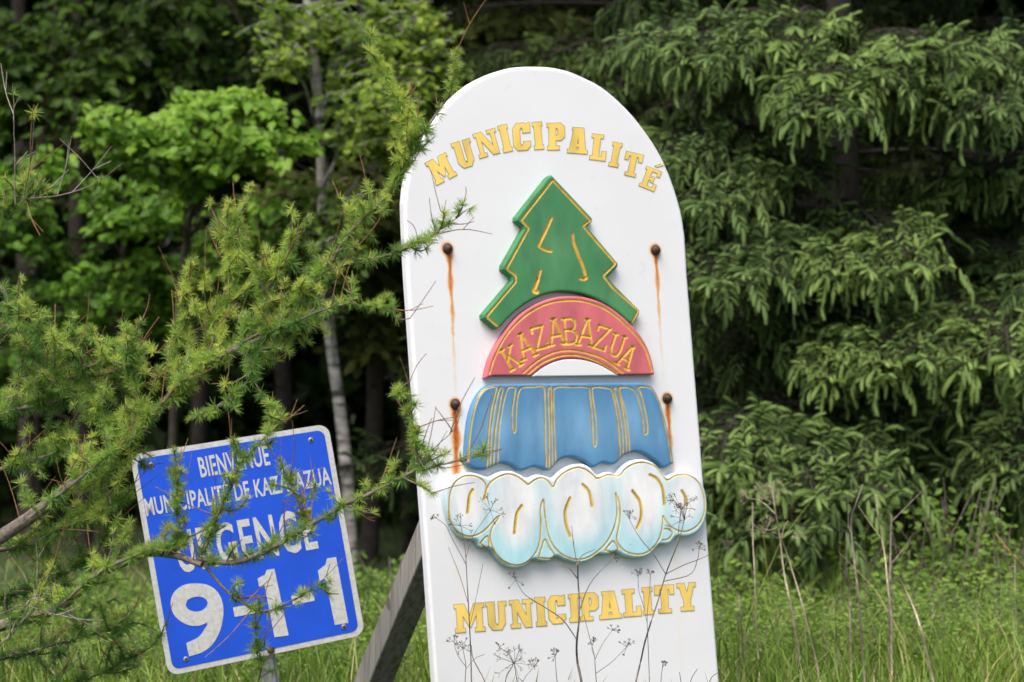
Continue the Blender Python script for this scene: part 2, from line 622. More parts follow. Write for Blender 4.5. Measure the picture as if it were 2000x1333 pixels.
def rust(p, d):
    out = np.zeros(len(p))
    px = 0.00206
    for a, b, w0, w1, s0, s1 in streaks:
        A, B = SP.st([a, b])
        e = B - A
        t = np.clip(((p - A) @ e) / (e @ e), 0, 1)
        wob = np.zeros_like(p)
        wob[:, 0] = 0.0010 * np.sin(p[:, 1] * 37 + a[0]) + 0.0006 * np.sin(p[:, 1] * 91 + a[1])
        dd = np.sqrt(((p + wob - A - t[:, None] * e) ** 2).sum(1))
        wd = (1 + .3 * np.sin(p[:, 1] * 53 + a[0] * 3)) * (w0 + (w1 - w0) * t) * px
        out = np.maximum(out, (s0 + (s1 - s0) * t) * np.exp(-(dd / wd) ** 2 * 1.1))
    for b in bolts:
        B = SP.st([b])[0]
        dd = np.sqrt(((p - B) ** 2).sum(1))
        out = np.maximum(out, 0.75 * np.exp(-(dd / (13.5 * px)) ** 4))
    return out


bb = (*bst.min(0), *bst.max(0))
relief('board', SP, lambda p: poly_sdf(p, bst), bb, 0.005, -0.045, 0.0, 0.012, M['white_board'], SIGN, base, tone=rust, back=True)

# bolts
for i, b in enumerate(bolts):
    acc = Acc()
    c2 = SP.st([b])[0]
    ang = np.linspace(0, 2 * np.pi, 14, endpoint=False)
    prof = [(0.030, 0.001), (0.029, 0.004), (0.024, 0.006), (0.023, 0.013), (0.018, 0.020), (0.010, 0.024), (0.0005, 0.0255)]
    pts = []
    for r, h in prof:
        rr = r * (1 + (0.06 * np.cos(ang * 6) if 0.006 <= h <= 0.013 else 0))
        s2 = np.stack([c2[0] + rr * 0.74 * np.cos(ang), c2[1] + rr * 0.74 * np.sin(ang)], -1)
        pts.append(SP.w(s2, np.full(14, h)))
    V = np.concatenate(pts)
    ix = np.arange(len(V)).reshape(-1, 14)
    q = np.stack([ix[:-1], np.roll(ix[:-1], -1, 1), np.roll(ix[1:], -1, 1), ix[1:]], -1).reshape(-1, 4)
    acc.add(V, q)
    link('bolt', acc.mesh('bolt', True, base), SIGN, M['bolt'])

HP = 0.036   # carved shapes stand this far off the board


def carve(name, outline_px, lines, mat, tone=None, rnd=0.010, hp=HP, g=0.0026, hw=0.0043, label=None):
    st = SP.st(outline_px, hp)
    gr = []
    for L in lines:
        wpx = hw
        if isinstance(L, tuple):
            L, wpx = L
        s = SP.st(L, hp)
        if len(s) > 2:
            s = smooth_path(s, len(s) * 4)
        gr.append((s, wpx))
    o = relief(name, SP, lambda p: poly_sdf(p, st), (*st.min(0), *st.max(0)), g, 0.001, hp, rnd, mat, SIGN, base, gr, tone)
    if label:
        o['label'] = label
    return o


# --- green tree
arc = z2([(1375, 290), (1290, 215), (1200, 155), (1100, 110), (980, 92), (880, 103), (780, 145), (680, 215), (600, 300)])
arc = smooth_path(arc, 30)
TREE = np.vstack([[(1078, 342), (1158, 427), (1157, 434), (1147, 442), (1208, 515), (1207, 522), (1188, 541), (1200, 556), (1250, 606), (1249, 614), (1237, 635)],
                  arc[1:], [(969, 644), (944, 622), (944, 615), (1000, 549), (999, 542), (982, 527), (983, 519), (1023, 448), (1022, 443), (1008, 432), (1009, 425), (1071, 346)]])


def dens(L, n=6):
    L = np.asarray(L, float)
    out = []
    for a, b in zip(L[:-1], L[1:]):
        out += [a + (b - a) * k / n for k in range(n)]
    return np.array(out + [L[-1]])


tl = dens(z1([(968, 765), (1188, 1000), (1186, 1008), (1150, 1032), (1152, 1042), (1335, 1253), (1334, 1264), (1272, 1325)]))
tl = np.vstack([tl, dens(z2([(1212, 5), (1260, 65), (1410, 198), (1411, 210), (1375, 280)]))])
tl2 = dens(z1([(968, 765), (786, 998), (788, 1008), (824, 1045), (823, 1056), (700, 1280), (702, 1292), (745, 1325)]))
tl2 = np.vstack([tl2, dens(z2([(690, 8), (688, 35), (522, 232), (524, 246), (588, 300)]))])
marks = [(z1([(960, 990), (930, 1060), (892, 1138), (892, 1158), (925, 1176), (957, 1185)]), 0.0068),
         (z1([(1086, 1088), (1092, 1135), (1120, 1210), (1150, 1285), (1163, 1340)]), 0.0068),
         (z2([(1108, 10), (1092, 18), (1072, 14)]), 0.0068),
         (z1([(896, 1300), (885, 1340), (872, 1372)]), 0.0060), (z2([(820, 20), (806, 60), (796, 86), (815, 95)]), 0.0085)]
soft = lambda p: 0.5 + 0.5 * np.sin(p[:, 0] * 13 + 2 * np.sin(p[:, 1] * 9)) * np.sin(p[:, 1] * 11 + 1.3 * np.sin(p[:, 0] * 7))
carve('tree_panel', TREE, [tl, tl2] + marks, M['green_paint'], lambda p, d: np.clip(0.15 + 0.45 * soft(p), 0, 1) * np.clip((d - 0.008) / 0.01, 0, 1), 0.009)

# --- red arch
ro = smooth_path(z2([(512, 600), (540, 490), (600, 372), (690, 252), (790, 175), (900, 130), (1000, 117), (1100, 124), (1210, 160), (1310, 228), (1410, 325), (1470, 420), (1500, 510), (1512, 583)]), 50)
ri = smooth_path(z2([(1292, 585), (1200, 530), (1110, 498), (1030, 488), (950, 495), (860, 532), (783, 590)]), 26)
RED = np.vstack([ro, ri, z2([(560, 590), (530, 600)])])
rl = [z2([(534, 575), (560, 490), (620, 370), (700, 272), (800, 197), (900, 155), (1000, 143), (1100, 150), (1205, 187), (1300, 252), (1400, 352), (1457, 440), (1493, 560)]),
      z2([(732, 572), (800, 512), (880, 465), (960, 441), (1050, 441), (1150, 466), (1230, 500), (1322, 572)]),
      z2([(762, 578), (830, 521), (900, 488), (970, 467), (1060, 468), (1150, 495), (1230, 535), (1288, 574)])]
# carved letters: strokes in a unit box
SL = {
    'K': [[(-.28, 0), (-.28, 1)], [(.30, 1), (-.26, .45)], [(-.06, .62), (.32, 0)], [(-.40, 0), (-.14, 0)], [(-.40, 1), (-.14, 1)], [(.18, 1), (.42, 1)], [(.2, 0), (.44, 0)]],
    'A': [[(-.34, 0), (-.02, 1)], [(.34, 0), (.02, 1)], [(-.22, .34), (.22, .34)], [(-.46, 0), (-.2, 0)], [(.2, 0), (.46, 0)], [(-.12, 1), (.1, 1)]],
    'Z': [[(-.34, .80), (-.34, 1)], [(-.34, 1), (.34, 1)], [(.34, 1), (-.34, 0)], [(-.34, 0), (.36, 0)], [(.36, 0), (.36, .2)]],
    'B': [[(-.24, 0), (-.24, 1)], [(-.36, 1), (.10, 1), (.26, .9), (.28, .75), (.22, .6), (.06, .54), (-.24, .54)], [(.06, .54), (.26, .45), (.33, .28), (.26, .08), (.08, 0), (-.36, 0)]],
    'U': [[(-.28, 1), (-.28, .3), (-.18, .06), (0, 0), (.18, .06), (.28, .3), (.28, 1)], [(-.40, 1), (-.16, 1)], [(.16, 1), (.40, 1)]],
}
place = [('K', (694, 540), (630, 425)), ('A', (772, 480), (716, 342)), ('Z', (846, 425), (812, 302)), ('A', (938, 402), (912, 254)), ('B', (1014, 398), (1004, 250)),
         ('A', (1098, 408), (1114, 256)), ('Z', (1178, 428), (1216, 302)), ('U', (1268, 470), (1308, 350)), ('A', (1318, 532), (1382, 418))]
for ch, b, t in place:
    b, t = z2([b])[0], z2([t])[0]
    up = t - b
    hgt = np.linalg.norm(up)
    rt = np.array([-up[1], up[0]]) / hgt * hgt * 0.78
    for s in SL[ch]:
        rl.append((np.array([b + rt * x + up * y for x, y in dens(s, 2)]), 0.0064))
INNER = np.vstack([ri[::-1] + [0, 1.0], z2([(1292, 586)])])
relief('arch_filling', SP, lambda p: poly_sdf(p, SP.st(INNER, HP - .002)), (*SP.st(INNER, HP).min(0), *SP.st(INNER, HP).max(0)), 0.003, 0.0015, HP - .002, 0.002, M['white_board'], SIGN, base)
carve('arch_panel', RED, rl, M['red_paint'], lambda p, d: np.clip(0.1 + 0.5 * soft(p), 0, 1), 0.008)

# --- blue dress-like fall
BLUE = np.vstack([smooth_path(z2([(396, 1112), (404, 960), (424, 820), (456, 730), (500, 668), (545, 642), (640, 636), (1000, 632), (1350, 628), (1440, 630), (1480, 640), (1520, 680), (1560, 780), (1602, 950), (1628, 1105)]), 60),
                  smooth_path(z2([(1628, 1105), (1600, 1120), (1567, 1135), (1535, 1108), (1475, 1062), (1415, 1041), (1340, 1055), (1290, 1105), (1255, 1115), (1205, 1105), (1150, 1130), (1090, 1092), (1020, 1072),
                                  (960, 1084), (915, 1130), (885, 1150), (850, 1138), (800, 1128), (760, 1142), (715, 1150), (665, 1118), (610, 1108), (560, 1124), (520, 1142), (470, 1145), (430, 1132), (396, 1112)]), 90)[1:-1]])
bl = [z2(L) for L in (
    [(408, 1095), (420, 930), (445, 790), (480, 702), (520, 664), (572, 656), (562, 710), (542, 800), (526, 950), (520, 1130)],
    [(537, 1128), (542, 950), (560, 800), (585, 690), (600, 657), (611, 672), (600, 720), (577, 850), (564, 950), (557, 1115)],
    [(582, 1108), (587, 950), (602, 820), (630, 692), (650, 658), (684, 660), (683, 690), (667, 800), (668, 880), (679, 924), (688, 900), (691, 800), (702, 700), (727, 658), (790, 655), (852, 656), (860, 750), (863, 950), (870, 1125)],
    [(886, 1138), (886, 950), (880, 700), (888, 657), (897, 680), (900, 900), (906, 1130)],
    [(925, 1108), (918, 950), (911, 700), (930, 657), (1020, 655), (1108, 657), (1125, 690), (1140, 850), (1146, 970), (1155, 1005), (1165, 980), (1161, 850), (1141, 685), (1152, 657), (1230, 661), (1260, 690), (1290, 850), (1304, 1000), (1305, 1086)],
    [(1325, 1062), (1320, 950), (1300, 800), (1272, 672), (1285, 667), (1310, 730), (1335, 900), (1345, 1044)],
    [(1362, 1034), (1356, 950), (1336, 800), (1302, 672), (1320, 657), (1365, 660), (1405, 700), (1440, 850), (1446, 920), (1455, 935), (1467, 920), (1463, 850), (1431, 700), (1414, 657), (1470, 655), (1508, 682), (1548, 780), (1583, 930), (1612, 1095)])]


def blue_tone(p, d):
    y0, y1 = p[:, 1].min(), p[:, 1].max()
    f = (p[:, 1] - y0) / (y1 - y0)
    band = np.exp(-((f - 0.5) / 0.30) ** 2)
    st = 0.5 + 0.5 * np.sin(p[:, 0] * 31 + 1.5 * np.sin(p[:, 1] * 6))
    return np.clip(band * (0.35 + 0.5 * st), 0, 1) * np.clip((d - 0.01) / 0.03, 0, 1)


carve('skirt_panel', BLUE, bl, M['blue_paint'], blue_tone, 0.012, hw=0.0036)

# --- white cloud / foam
CL = z3([(252, 265), (290, 215), (340, 187), (400, 178), (450, 190), (500, 202), (560, 175), (620, 170), (665, 188), (712, 208), (760, 190), (810, 198), (848, 208), (890, 172), (940, 142), (1000, 130), (1050, 148), (1095, 192), (1150, 175),
         (1200, 186), (1230, 150), (1280, 115), (1340, 105), (1400, 125), (1440, 165), (1475, 198), (1530, 178), (1590, 180), (1640, 205), (1680, 260), (1697, 340), (1692, 420), (1668, 480), (1630, 517), (1580, 533), (1530, 530), (1490, 572),
         (1430, 577), (1380, 632), (1310, 650), (1240, 636), (1200, 615), (1140, 630), (1100, 628), (1050, 662), (990, 675), (920, 660), (870, 638), (830, 664), (780, 664), (740, 655), (700, 688), (640, 704), (585, 684), (545, 650), (508, 600),
         (450, 590), (425, 552), (360, 540), (312, 497), (278, 430), (258, 345)])
CL = smooth_path(np.vstack([CL, CL[:1]]), 240)[:-1]
cl = [z3(L) for L in (
    [(462, 330), (480, 262), (460, 222), (410, 198), (350, 202), (302, 242), (278, 310), (276, 400), (294, 468), (332, 512), (390, 531), (450, 512), (500, 468), (530, 432), (552, 418)],
    [(470, 328), (490, 252), (530, 212), (590, 188), (640, 196), (690, 230), (712, 244), (750, 217), (790, 209), (820, 227), (848, 258), (870, 212), (920, 172), (980, 151), (1030, 165), (1070, 196), (1092, 212), (1150, 190), (1210, 196), (1240, 162), (1290, 132), (1350, 124), (1410, 147), (1450, 192), (1475, 220), (1520, 196), (1570, 189), (1620, 207), (1658, 252), (1678, 320), (1678, 400), (1653, 458), (1610, 493), (1560, 505), (1512, 488), (1476, 455), (1453, 418)],
    [(545, 432), (512, 482), (502, 540), (524, 610), (572, 665), (640, 690), (700, 674), (748, 625), (774, 556), (780, 450), (777, 380), (794, 328), (802, 400), (817, 500), (842, 570), (890, 625), (960, 656), (1030, 650), (1090, 614), (1140, 565), (1180, 488), (1199, 400), (1192, 292)],
    [(1194, 300), (1214, 352), (1214, 450), (1197, 540), (1218, 588), (1260, 620), (1320, 630), (1370, 614), (1418, 566), (1444, 500), (1452, 422)],
    [(446, 568), (470, 540), (488, 530), (494, 562), (492, 594), (468, 586), (446, 568)],
    [(768, 648), (785, 590), (803, 548), (830, 595), (855, 634), (830, 652), (768, 648)],
    [(1133, 608), (1158, 575), (1180, 558), (1203, 598), (1180, 616), (1133, 608)],
    [(1458, 490), (1480, 492), (1503, 512), (1482, 545), (1448, 552)])]
cm = [(z3(L), 0.0070) for L in (
    [(404, 275), (386, 312), (376, 400)], [(674, 362), (646, 410), (634, 512)], [(940, 320), (914, 390), (920, 470), (942, 530)], [(1010, 245), (1045, 285), (1061, 360)],
    [(1284, 280), (1325, 342), (1331, 420), (1310, 486)], [(1380, 192), (1420, 215), (1450, 270), (1459, 352)], [(1556, 280), (1574, 312), (1576, 354)])]
lobes = [(375, 350, 95, 150), (640, 400, 120, 200), (985, 360, 155, 220), (1330, 350, 115, 200), (1575, 330, 95, 130)]
lob = [(SP.st(z3([(x, y)]), HP)[0], rx * .35484 * .00206, ry * .35484 * .00206) for x, y, rx, ry in lobes]


def cloud_tone(p, d):
    wht = np.zeros(len(p))
    for c, rx, ry in lob:
        k = .9 * ((p[:, 0] - c[0]) / rx) ** 2 + ((p[:, 1] - c[1] - 0.12 * ry) / ry) ** 2
        wht = np.maximum(wht, np.clip(1.45 - k, 0, 1))
    y0, y1 = p[:, 1].min(), p[:, 1].max()
    f = (p[:, 1] - y0) / (y1 - y0)
    b = (1 - wht) * (0.35 + 0.65 * np.clip(1.2 - 1.4 * f, 0, 1))
    edge = np.clip(1 - d / 0.02, 0, 1) * np.clip(1.3 - 1.5 * f, 0.0, 1) * 0.7
    return np.clip(np.maximum(b, edge), 0, 1)


carve('cloud_panel', CL, cl + cm, M['cloud_paint'], cloud_tone, 0.012, 0.045, hw=0.0034)

# --- painted slab-serif lettering


def bx(x0, y0, x1, y1):
    return [(x0, y0), (x1, y0), (x1, y1), (x0, y1)]


def slab(ch, w):
    """polygons of a slab letter, height 1, width w; ('-', poly) cuts"""
    s, t = 0.17, 0.27
    if ch == 'I':
        return [bx(w / 2 - t / 2, 0, w / 2 + t / 2, 1), bx(0.02, 0, w - .02, s), bx(0.02, 1 - s, w - .02, 1)]
    if ch == 'M':
        u = t * 0.85
        return [bx(.07, 0, .07 + u, 1), bx(w - .07 - u, 0, w - .07, 1), bx(0, 0, .37, s), bx(w - .37, 0, w, s), bx(0, 1 - s, .2, 1), bx(w - .2, 1 - s, w, 1),
                [(.07, 1), (.37, 1), (w / 2 + .05, .45), (w / 2, .16), (w / 2 - .03, .16)], [(w - .07, 1), (w - .37, 1), (w / 2 - .05, .45), (w / 2, .16), (w / 2 + .03, .16)]]
    if ch == 'N':
        u = t * 0.85
        return [bx(.08, 0, .08 + u * .8, 1), bx(w - .08 - u * .8, 0, w - .08, 1), bx(0, 0, .36, s), bx(0, 1 - s, .2, 1), bx(w - .38, 1 - s, w, 1), [(.06, 1), (.34, 1), (w - .06, 0), (w - .34, 0)]]
    if ch == 'U':
        return [bx(.06, .2, .06 + t, 1), bx(w - .06 - t * .9, .2, w - .06, 1), [(.06, .22), (.2, 0), (w - .2, 0), (w - .06, .22), (w - .06, .35), (.06, .35)], ('-', [(.06 + t, 1.1), (.06 + t, .28), (.13 + t, .19), (w - .13 - t * .9, .19), (w - .06 - t * .9, .28), (w - .06 - t * .9, 1.1)]),
                bx(0, 1 - s, .4, 1), bx(w - .34, 1 - s, w, 1)]
    if ch == 'C':
        return [[(0, .2), (.14, 0), (w - .14, 0), (w, .16), (w, .34), (w - t, .34), (w - t, .26), (w - t - .07, .19), (t + .06, .19), (t, .26), (t, .74), (t + .06, .81), (w - t - .07, .81), (w - t - .02, .76), (w - t - .02, .62), (w, .62), (w, 1), (w - .1, 1), (w - .14, .95), (w - .22, 1), (.14, 1), (0, .8)]]
    if ch == 'P':
        return [bx(.06, 0, .06 + t, 1), bx(0, 0, .46, s), [(0, 1), (0, 1 - s), (.2, 1 - s), (.2, .34), (w - .14, .34), (w, .48), (w, .86), (w - .14, 1)], ('-', [(.07 + t, .80), (.07 + t, .53), (w - t - .05, .53), (w - t, .58), (w - t, .75), (w - t - .05, .80)])]
    if ch == 'A':
        return [[(.05, 0), (.33, 0), (w / 2 + .03, .78), (w / 2 + .16, 1), (w / 2 - .2, 1)], [(w - .05, 0), (w - .33, 0), (w / 2 - .03, .78), (w / 2 - .16, 1), (w / 2 + .2, 1)], bx(.26, .24, w - .26, .40), bx(0, 0, .42, s), bx(w - .42, 0, w, s), bx(w / 2 - .26, 1 - s * .8, w / 2 + .1, 1)]
    if ch == 'L':
        return [bx(.09, 0, .09 + t, 1), bx(0, 0, w, s), bx(0, 1 - s, .46, 1), [(w - .22, 0), (w, 0), (w, .38), (w - .18, .38)]]
    if ch == 'T':
        return [bx(w / 2 - t / 2, 0, w / 2 + t / 2, 1), bx(w / 2 - .24, 0, w / 2 + .24, s), bx(0, 1 - s, w, 1), [(0, 1), (0, .64), (.17, .64), (.22, 1)], [(w, 1), (w, .64), (w - .17, .64), (w - .22, 1)]]
    if ch == 'E':
        return [bx(.08, 0, .08 + t, 1), bx(0, 0, w, s), bx(0, 1 - s, w, 1), bx(.2, .42, w - .2, .58), bx(w - .34, .34, w - .2, .66), bx(w - .17, 0, w, .34), bx(w - .17, .68, w, 1), [(w * .42, 1.10), (w * .66, 1.10), (w * .98, 1.30), (w * .70, 1.30)]]
    if ch == 'Y':
        return [bx(w / 2 - t / 2, 0, w / 2 + t / 2, .5), bx(w / 2 - .24, 0, w / 2 + .24, s), [(.03, 1), (.27, 1), (w / 2 + .08, .44), (w / 2 - .13, .36)], [(w - .03, 1), (w - .24, 1), (w / 2 - .06, .44), (w / 2 + .13, .36)], bx(0, 1 - s, .29, 1), bx(w - .26, 1 - s, w, 1)]


def slab_letter(ch, b, tp, wpx):
    b, tp = np.array(b, float), np.array(tp, float)
    up = tp - b
    hgt = np.linalg.norm(up)
    rt = np.array([-up[1], up[0]]) / hgt
    w = wpx / hgt
    add, cut = [], []
    for q in slab(ch, w):
        (cut if q[0] == '-' else add).append(SP.st(np.array([b + rt * (x - w / 2) * hgt + up * y for x, y in (q[1] if q[0] == '-' else q)]), 0.002))

    def sdf(p):
        sd, nr = None, None
        for A in add:
            d, n = poly_sdf(p, A)
            if sd is None:
                sd, nr = d, n
            else:
                k = d < sd
                sd, nr = np.where(k, d, sd), np.where(k[:, None], n, nr)
        for A in cut:
            d, n = poly_sdf(p, A)
            k = -d > sd
            sd, nr = np.where(k, -d, sd), np.where(k[:, None], n, nr)
        return sd, nr
    pts = np.vstack(add)

    # union distance is a lower bound inside overlaps: good enough for the painted rim
    def tone(p, d):
        return np.clip(1.25 - d / 0.0022, 0, .85)
    return relief('letter', SP, sdf, (*pts.min(0), *pts.max(0)), 0.0016, 0.0004, 0.0018, 0, M['letter_paint'], SIGN, base, (), tone)


top = [('M', (342, 766), (272, 630), 142), ('U', (468, 688), (420, 530), 118), ('N', (602, 620), (560, 472), 140), ('I', (706, 598), (668, 436), 66), ('C', (790, 590), (780, 424), 106), ('I', (889, 584), (874, 418), 66),
       ('P', (990, 587), (986, 424), 108), ('A', (1113, 608), (1124, 452), 122), ('L', (1232, 648), (1250, 492), 98), ('I', (1326, 686), (1354, 540), 66), ('T', (1424, 742), (1456, 602), 108), ('E', (1522, 816), (1570, 696), 98)]
for ch, b, tp, wz in top:
    b, tp = z1([b, tp])
    slab_letter(ch, b, tp, wz * 0.33)
bot = [('M', (392, 1058), (382, 898), 168), ('U', (540, 1047), (530, 887), 118), ('N', (680, 1034), (668, 876), 132), ('I', (784, 1025), (773, 863), 68), ('C', (872, 1012), (862, 853), 98), ('I', (968, 1003), (957, 845), 66), ('P', (1050, 995), (1042, 838), 106),
       ('A', (1165, 985), (1152, 830), 126), ('L', (1285, 972), (1274, 818), 102), ('I', (1372, 962), (1362, 808), 66), ('T', (1464, 953), (1456, 796), 110), ('Y', (1588, 941), (1578, 784), 106)]
for ch, b, tp, wz in bot:
    b, tp = z3([b, tp])
    slab_letter(ch, b, tp, wz * 0.35484)

# --- timber prop behind the board and posts on its back


def beam(name, p0, p1, wx, wy, side, mat, parent, off):
    p0, p1 = np.asarray(p0, float), np.asarray(p1, float)
    d = nrm(p1 - p0)
    s = nrm(np.asarray(side, float) - d * (d @ np.asarray(side, float)))
    b = np.cross(d, s)
    c = 0.004
    prof = []
    for sx_, sy_ in ((1, 1), (-1, 1), (-1, -1), (1, -1)):
        X, Y = sx_ * wx / 2, sy_ * wy / 2
        if sx_ * sy_ > 0:
            prof += [(X, Y - sy_ * c), (X - sx_ * c, Y)]
        else:
            prof += [(X - sx_ * c, Y), (X, Y - sy_ * c)]
    n = len(prof)
    V = [p + s * x + b * y for p in (p0, p1) for x, y in prof]
    acc = Acc(())
    r = np.arange(n)
    acc.add(V, np.stack([r, (r + 1) % n, (r + 1) % n + n, r + n], -1))
    for k in (0, n):
        acc.add(np.array(V[k:k + n]), np.array([(0, i, i + 1) for i in range(1, n - 1)]))
    return link(name, acc.mesh(name, False, off), parent, mat)


beam('prop', P(690, 1425, 13.85), P(872, 985, 13.12), 0.115, 0.115, (-.62, -.62, .3), M['old_timber'], SIGN, base)
for u in (905, 1330):
    st0, st1 = SP.st([(u + 18, 1492), (u - 40, 640)])
    beam('post', SP.w(st0, -0.092)[0] - [0, 0, 0.05], SP.w(st1, -0.092)[0], 0.09, 0.09, SP.ex, M['old_timber'], SIGN, base)

# ------------------------------------------------------------------ blue emergency-number sign
BP = Plane((485, 1075), 12.9, 20, 0)
TLc, TRc, BRc, BLc = [np.array(c, float) for c in ((254, 889), (641, 828), (713, 1240), (329, 1321))]


def bs_px(x, y):
    """sign coordinates (0..1, y down) -> photo pixel on the sign"""
    return (1 - x) * (1 - y) * TLc + x * (1 - y) * TRc + x * y * BRc + (1 - x) * y * BLc


def rrect(x0, y0, x1, y1, rx, ry, n=7):
    out = []
    for cx, cy, a0 in ((x1 - rx, y1 - ry, 0), (x0 + rx, y1 - ry, 90), (x0 + rx, y0 + ry, 180), (x1 - rx, y0 + ry, 270)):
        for k in range(n):
            a_ = math.radians(a0 + 90 * k / (n - 1))
            out.append((cx + rx * math.cos(a_), cy + ry * math.sin(a_)))
    return out


bbase = P(535, 1440, 12.95)
bbase[2] = 0
BS = thing('emergency_sign', 'crooked blue emergency number sign with white border on a grey metal post', 'sign', bbase)


def plate(name, loop, h0, h1, mat):
    st = BP.st(np.array([bs_px(x, y) for x, y in loop]), h1)
    n = len(st)
    A = np.concatenate([BP.w(st, np.full(n, h1)), BP.w(st, np.full(n, h0))]) - bbase
    faces = [tuple(range(n)), tuple(range(2 * n - 1, n - 1, -1))] + [(i, i + n, (i + 1) % n + n, (i + 1) % n) for i in range(n)]
    me = bpy.data.meshes.new(name)
    me.from_pydata(A.tolist(), [], faces)
    me.update()
    return link(name, me, BS, mat)


plate('plate', rrect(0, 0, 1, 1, .055, .05), -0.003, 0.0, M['sheet_white'])
plate('blue_face', rrect(.027, .024, .973, .976, .038, .035), 0.0004, 0.0012, M['sheet_blue'])
z4 = lambda x, y: np.array([220 + x * 0.39970, 800 + y * 0.39985])


def text_line(name, body, start, end, cap, bold=0.012, space=1.0):
    cu = bpy.data.curves.new(name, 'FONT')
    cu.body = body
    cu.size = 1.0
    cu.offset = bold
    cu.space_character = space
    cu.resolution_u = 3
    o = bpy.data.objects.new(name + '_tmp', cu)
    COL.objects.link(o)
    dg = bpy.context.evaluated_depsgraph_get()
    me = bpy.data.meshes.new_from_object(o.evaluated_get(dg))
    bpy.data.objects.remove(o)
    bpy.data.curves.remove(cu)
    n = len(me.vertices)
    V = np.zeros(n * 3)
    me.vertices.foreach_get('co', V)
    V = V.reshape(-1, 3)
    x0, x1 = V[:, 0].min(), V[:, 0].max()
    capu = 0.61
    s, e = z4(*start), z4(*end)
    d = e - s
    nv = np.array([d[1], -d[0]]) / np.linalg.norm(d)
    px = s + ((V[:, :1] - x0) / (x1 - x0)) * d + (V[:, 1:2] / capu) * (cap * 0.4) * nv + (V[:, 1:2] / capu) * (cap * 0.4) * np.array([-0.015, 0])
    W = BP.w(BP.st(px, 0.0022), np.full(n, 0.0022)) - bbase
    me.vertices.foreach_set('co', W.astype(np.float32).ravel())
    me.update()
    me.materials.clear()
    return link(name, me, BS, M['sheet_white'])


text_line('lettering', 'BIENVENUE', (432, 331), (772, 268), 84, 0.018, 1.05)
text_line('lettering', 'MUNICIPALITÉ DE KAZABAZUA', (166, 520), (1072, 364), 74, 0.018, 1.05)
text_line('lettering', 'URGENCE', (330, 795), (1006, 673), 172, 0.02, 1.12)


def numeral(polys, cuts=()):
    add = [BP.st(np.array([z4(x, y) for x, y in q]), 0.0022) for q in polys]
    cu = [BP.st(np.array([z4(x, y) for x, y in q]), 0.0022) for q in cuts]

    def sdf(p):
        sd, nr = None, None
        for A in add:
            d, n = poly_sdf(p, A)
            if sd is None:
                sd, nr = d, n
            else:
                k = d < sd
                sd, nr = np.where(k, d, sd), np.where(k[:, None], n, nr)
        for A in cu:
            d, n = poly_sdf(p, A)
            k = -d > sd
            sd, nr = np.where(k, -d, sd), np.where(k[:, None], n, nr)
        return sd, nr
    pts = np.vstack(add)
    return relief('numeral', BP, sdf, (*pts.min(0), *pts.max(0)), 0.004, 0.0014, 0.0024, 0, M['sheet_white'], BS, bbase)


nine = smooth_path([(360, 1142), (420, 1112), (452, 1070), (468, 1040), (420, 1057), (360, 1050), (305, 1010), (284, 955), (296, 900), (345, 860), (410, 850), (470, 860), (515, 895), (538, 950), (540, 1010), (525, 1080), (490, 1145), (440, 1185), (374, 1207)], 120)
hole = smooth_path([(356, 955), (368, 930), (405, 915), (440, 918), (463, 938), (460, 962), (435, 983), (400, 988), (368, 975), (356, 955)], 50)[:-1]
numeral([np.vstack([nine, [(366, 1175)]])], [hole])
numeral([[(790, 778), (860, 1104), (791, 1113), (742, 858), (716, 866), (709, 826), (745, 808), (752, 785)]])
numeral([[(1092, 722), (1152, 1043), (1086, 1053), (1040, 826), (1012, 838), (1003, 788), (1040, 760), (1048, 728)]])
numeral([[(588, 968), (694, 948), (703, 994), (597, 1014)]])
numeral([[(872, 912), (978, 890), (988, 934), (882, 956)]])


def disc(name, uv, r, h, mat, parent, pl, off, hmax=0.008):
    acc = Acc(())
    c2 = pl.st([uv])[0]
    ang = np.linspace(0, 2 * np.pi, 12, endpoint=False)
    pts = []
    for rr, hh in ((r, h), (r, h + hmax * .5), (r * .7, h + hmax * .9), (0.0003, h + hmax)):
        pts.append(pl.w(np.stack([c2[0] + rr * np.cos(ang), c2[1] + rr * np.sin(ang)], -1), np.full(12, hh)))
    V = np.concatenate(pts)
    ix = np.arange(len(V)).reshape(-1, 12)
    acc.add(V, np.stack([ix[:-1], np.roll(ix[:-1], -1, 1), np.roll(ix[1:], -1, 1), ix[1:]], -1).reshape(-1, 4))
    return link(name, acc.mesh(name, True, off), parent, mat)


for xy in ((600, 168), (772, 1175), (600, 352)):
    disc('bolt', z4(*xy), 0.015 if xy[1] != 352 else 0.010, 0.0012, M['bolt'], BS, BP, bbase, 0.012)
for xy in ((188, 272), (968, 150), (1130, 1062), (358, 1220)):
    disc('rivet', z4(*xy), 0.011, 0.0013, M['galv'], BS, BP, bbase, 0.003)
    disc('hole', z4(*xy), 0.005, 0.0045, M['bolt'], BS, BP, bbase, 0.001)
# U-channel post, leaning with the plate
pa, pb = BP.st([(466, 858), (560, 1480)])
pt, pbm = BP.w(pa, -0.03)[0], BP.w(pb, -0.03)[0]
pbm[2] = -0.15
d = nrm(pbm - pt)
acc = Acc(())
prof = [(-.034, .0), (-.030, .0), (-.014, .024), (.014, .024), (.030, .0), (.034, .0), (.034, -.004), (.028, -.004), (.011, .019), (-.011, .019), (-.028, -.004), (-.034, -.004)]
V = [p + BP.ex * x + BP.n * (y - 0.004) for p in (pt, pbm) for x, y in prof]
n = len(prof)
r = np.arange(n)
acc.add(V, np.stack([r, (r + 1) % n, (r + 1) % n + n, r + n], -1))
link('post', acc.mesh('post', False, bbase), BS, M['galv'])

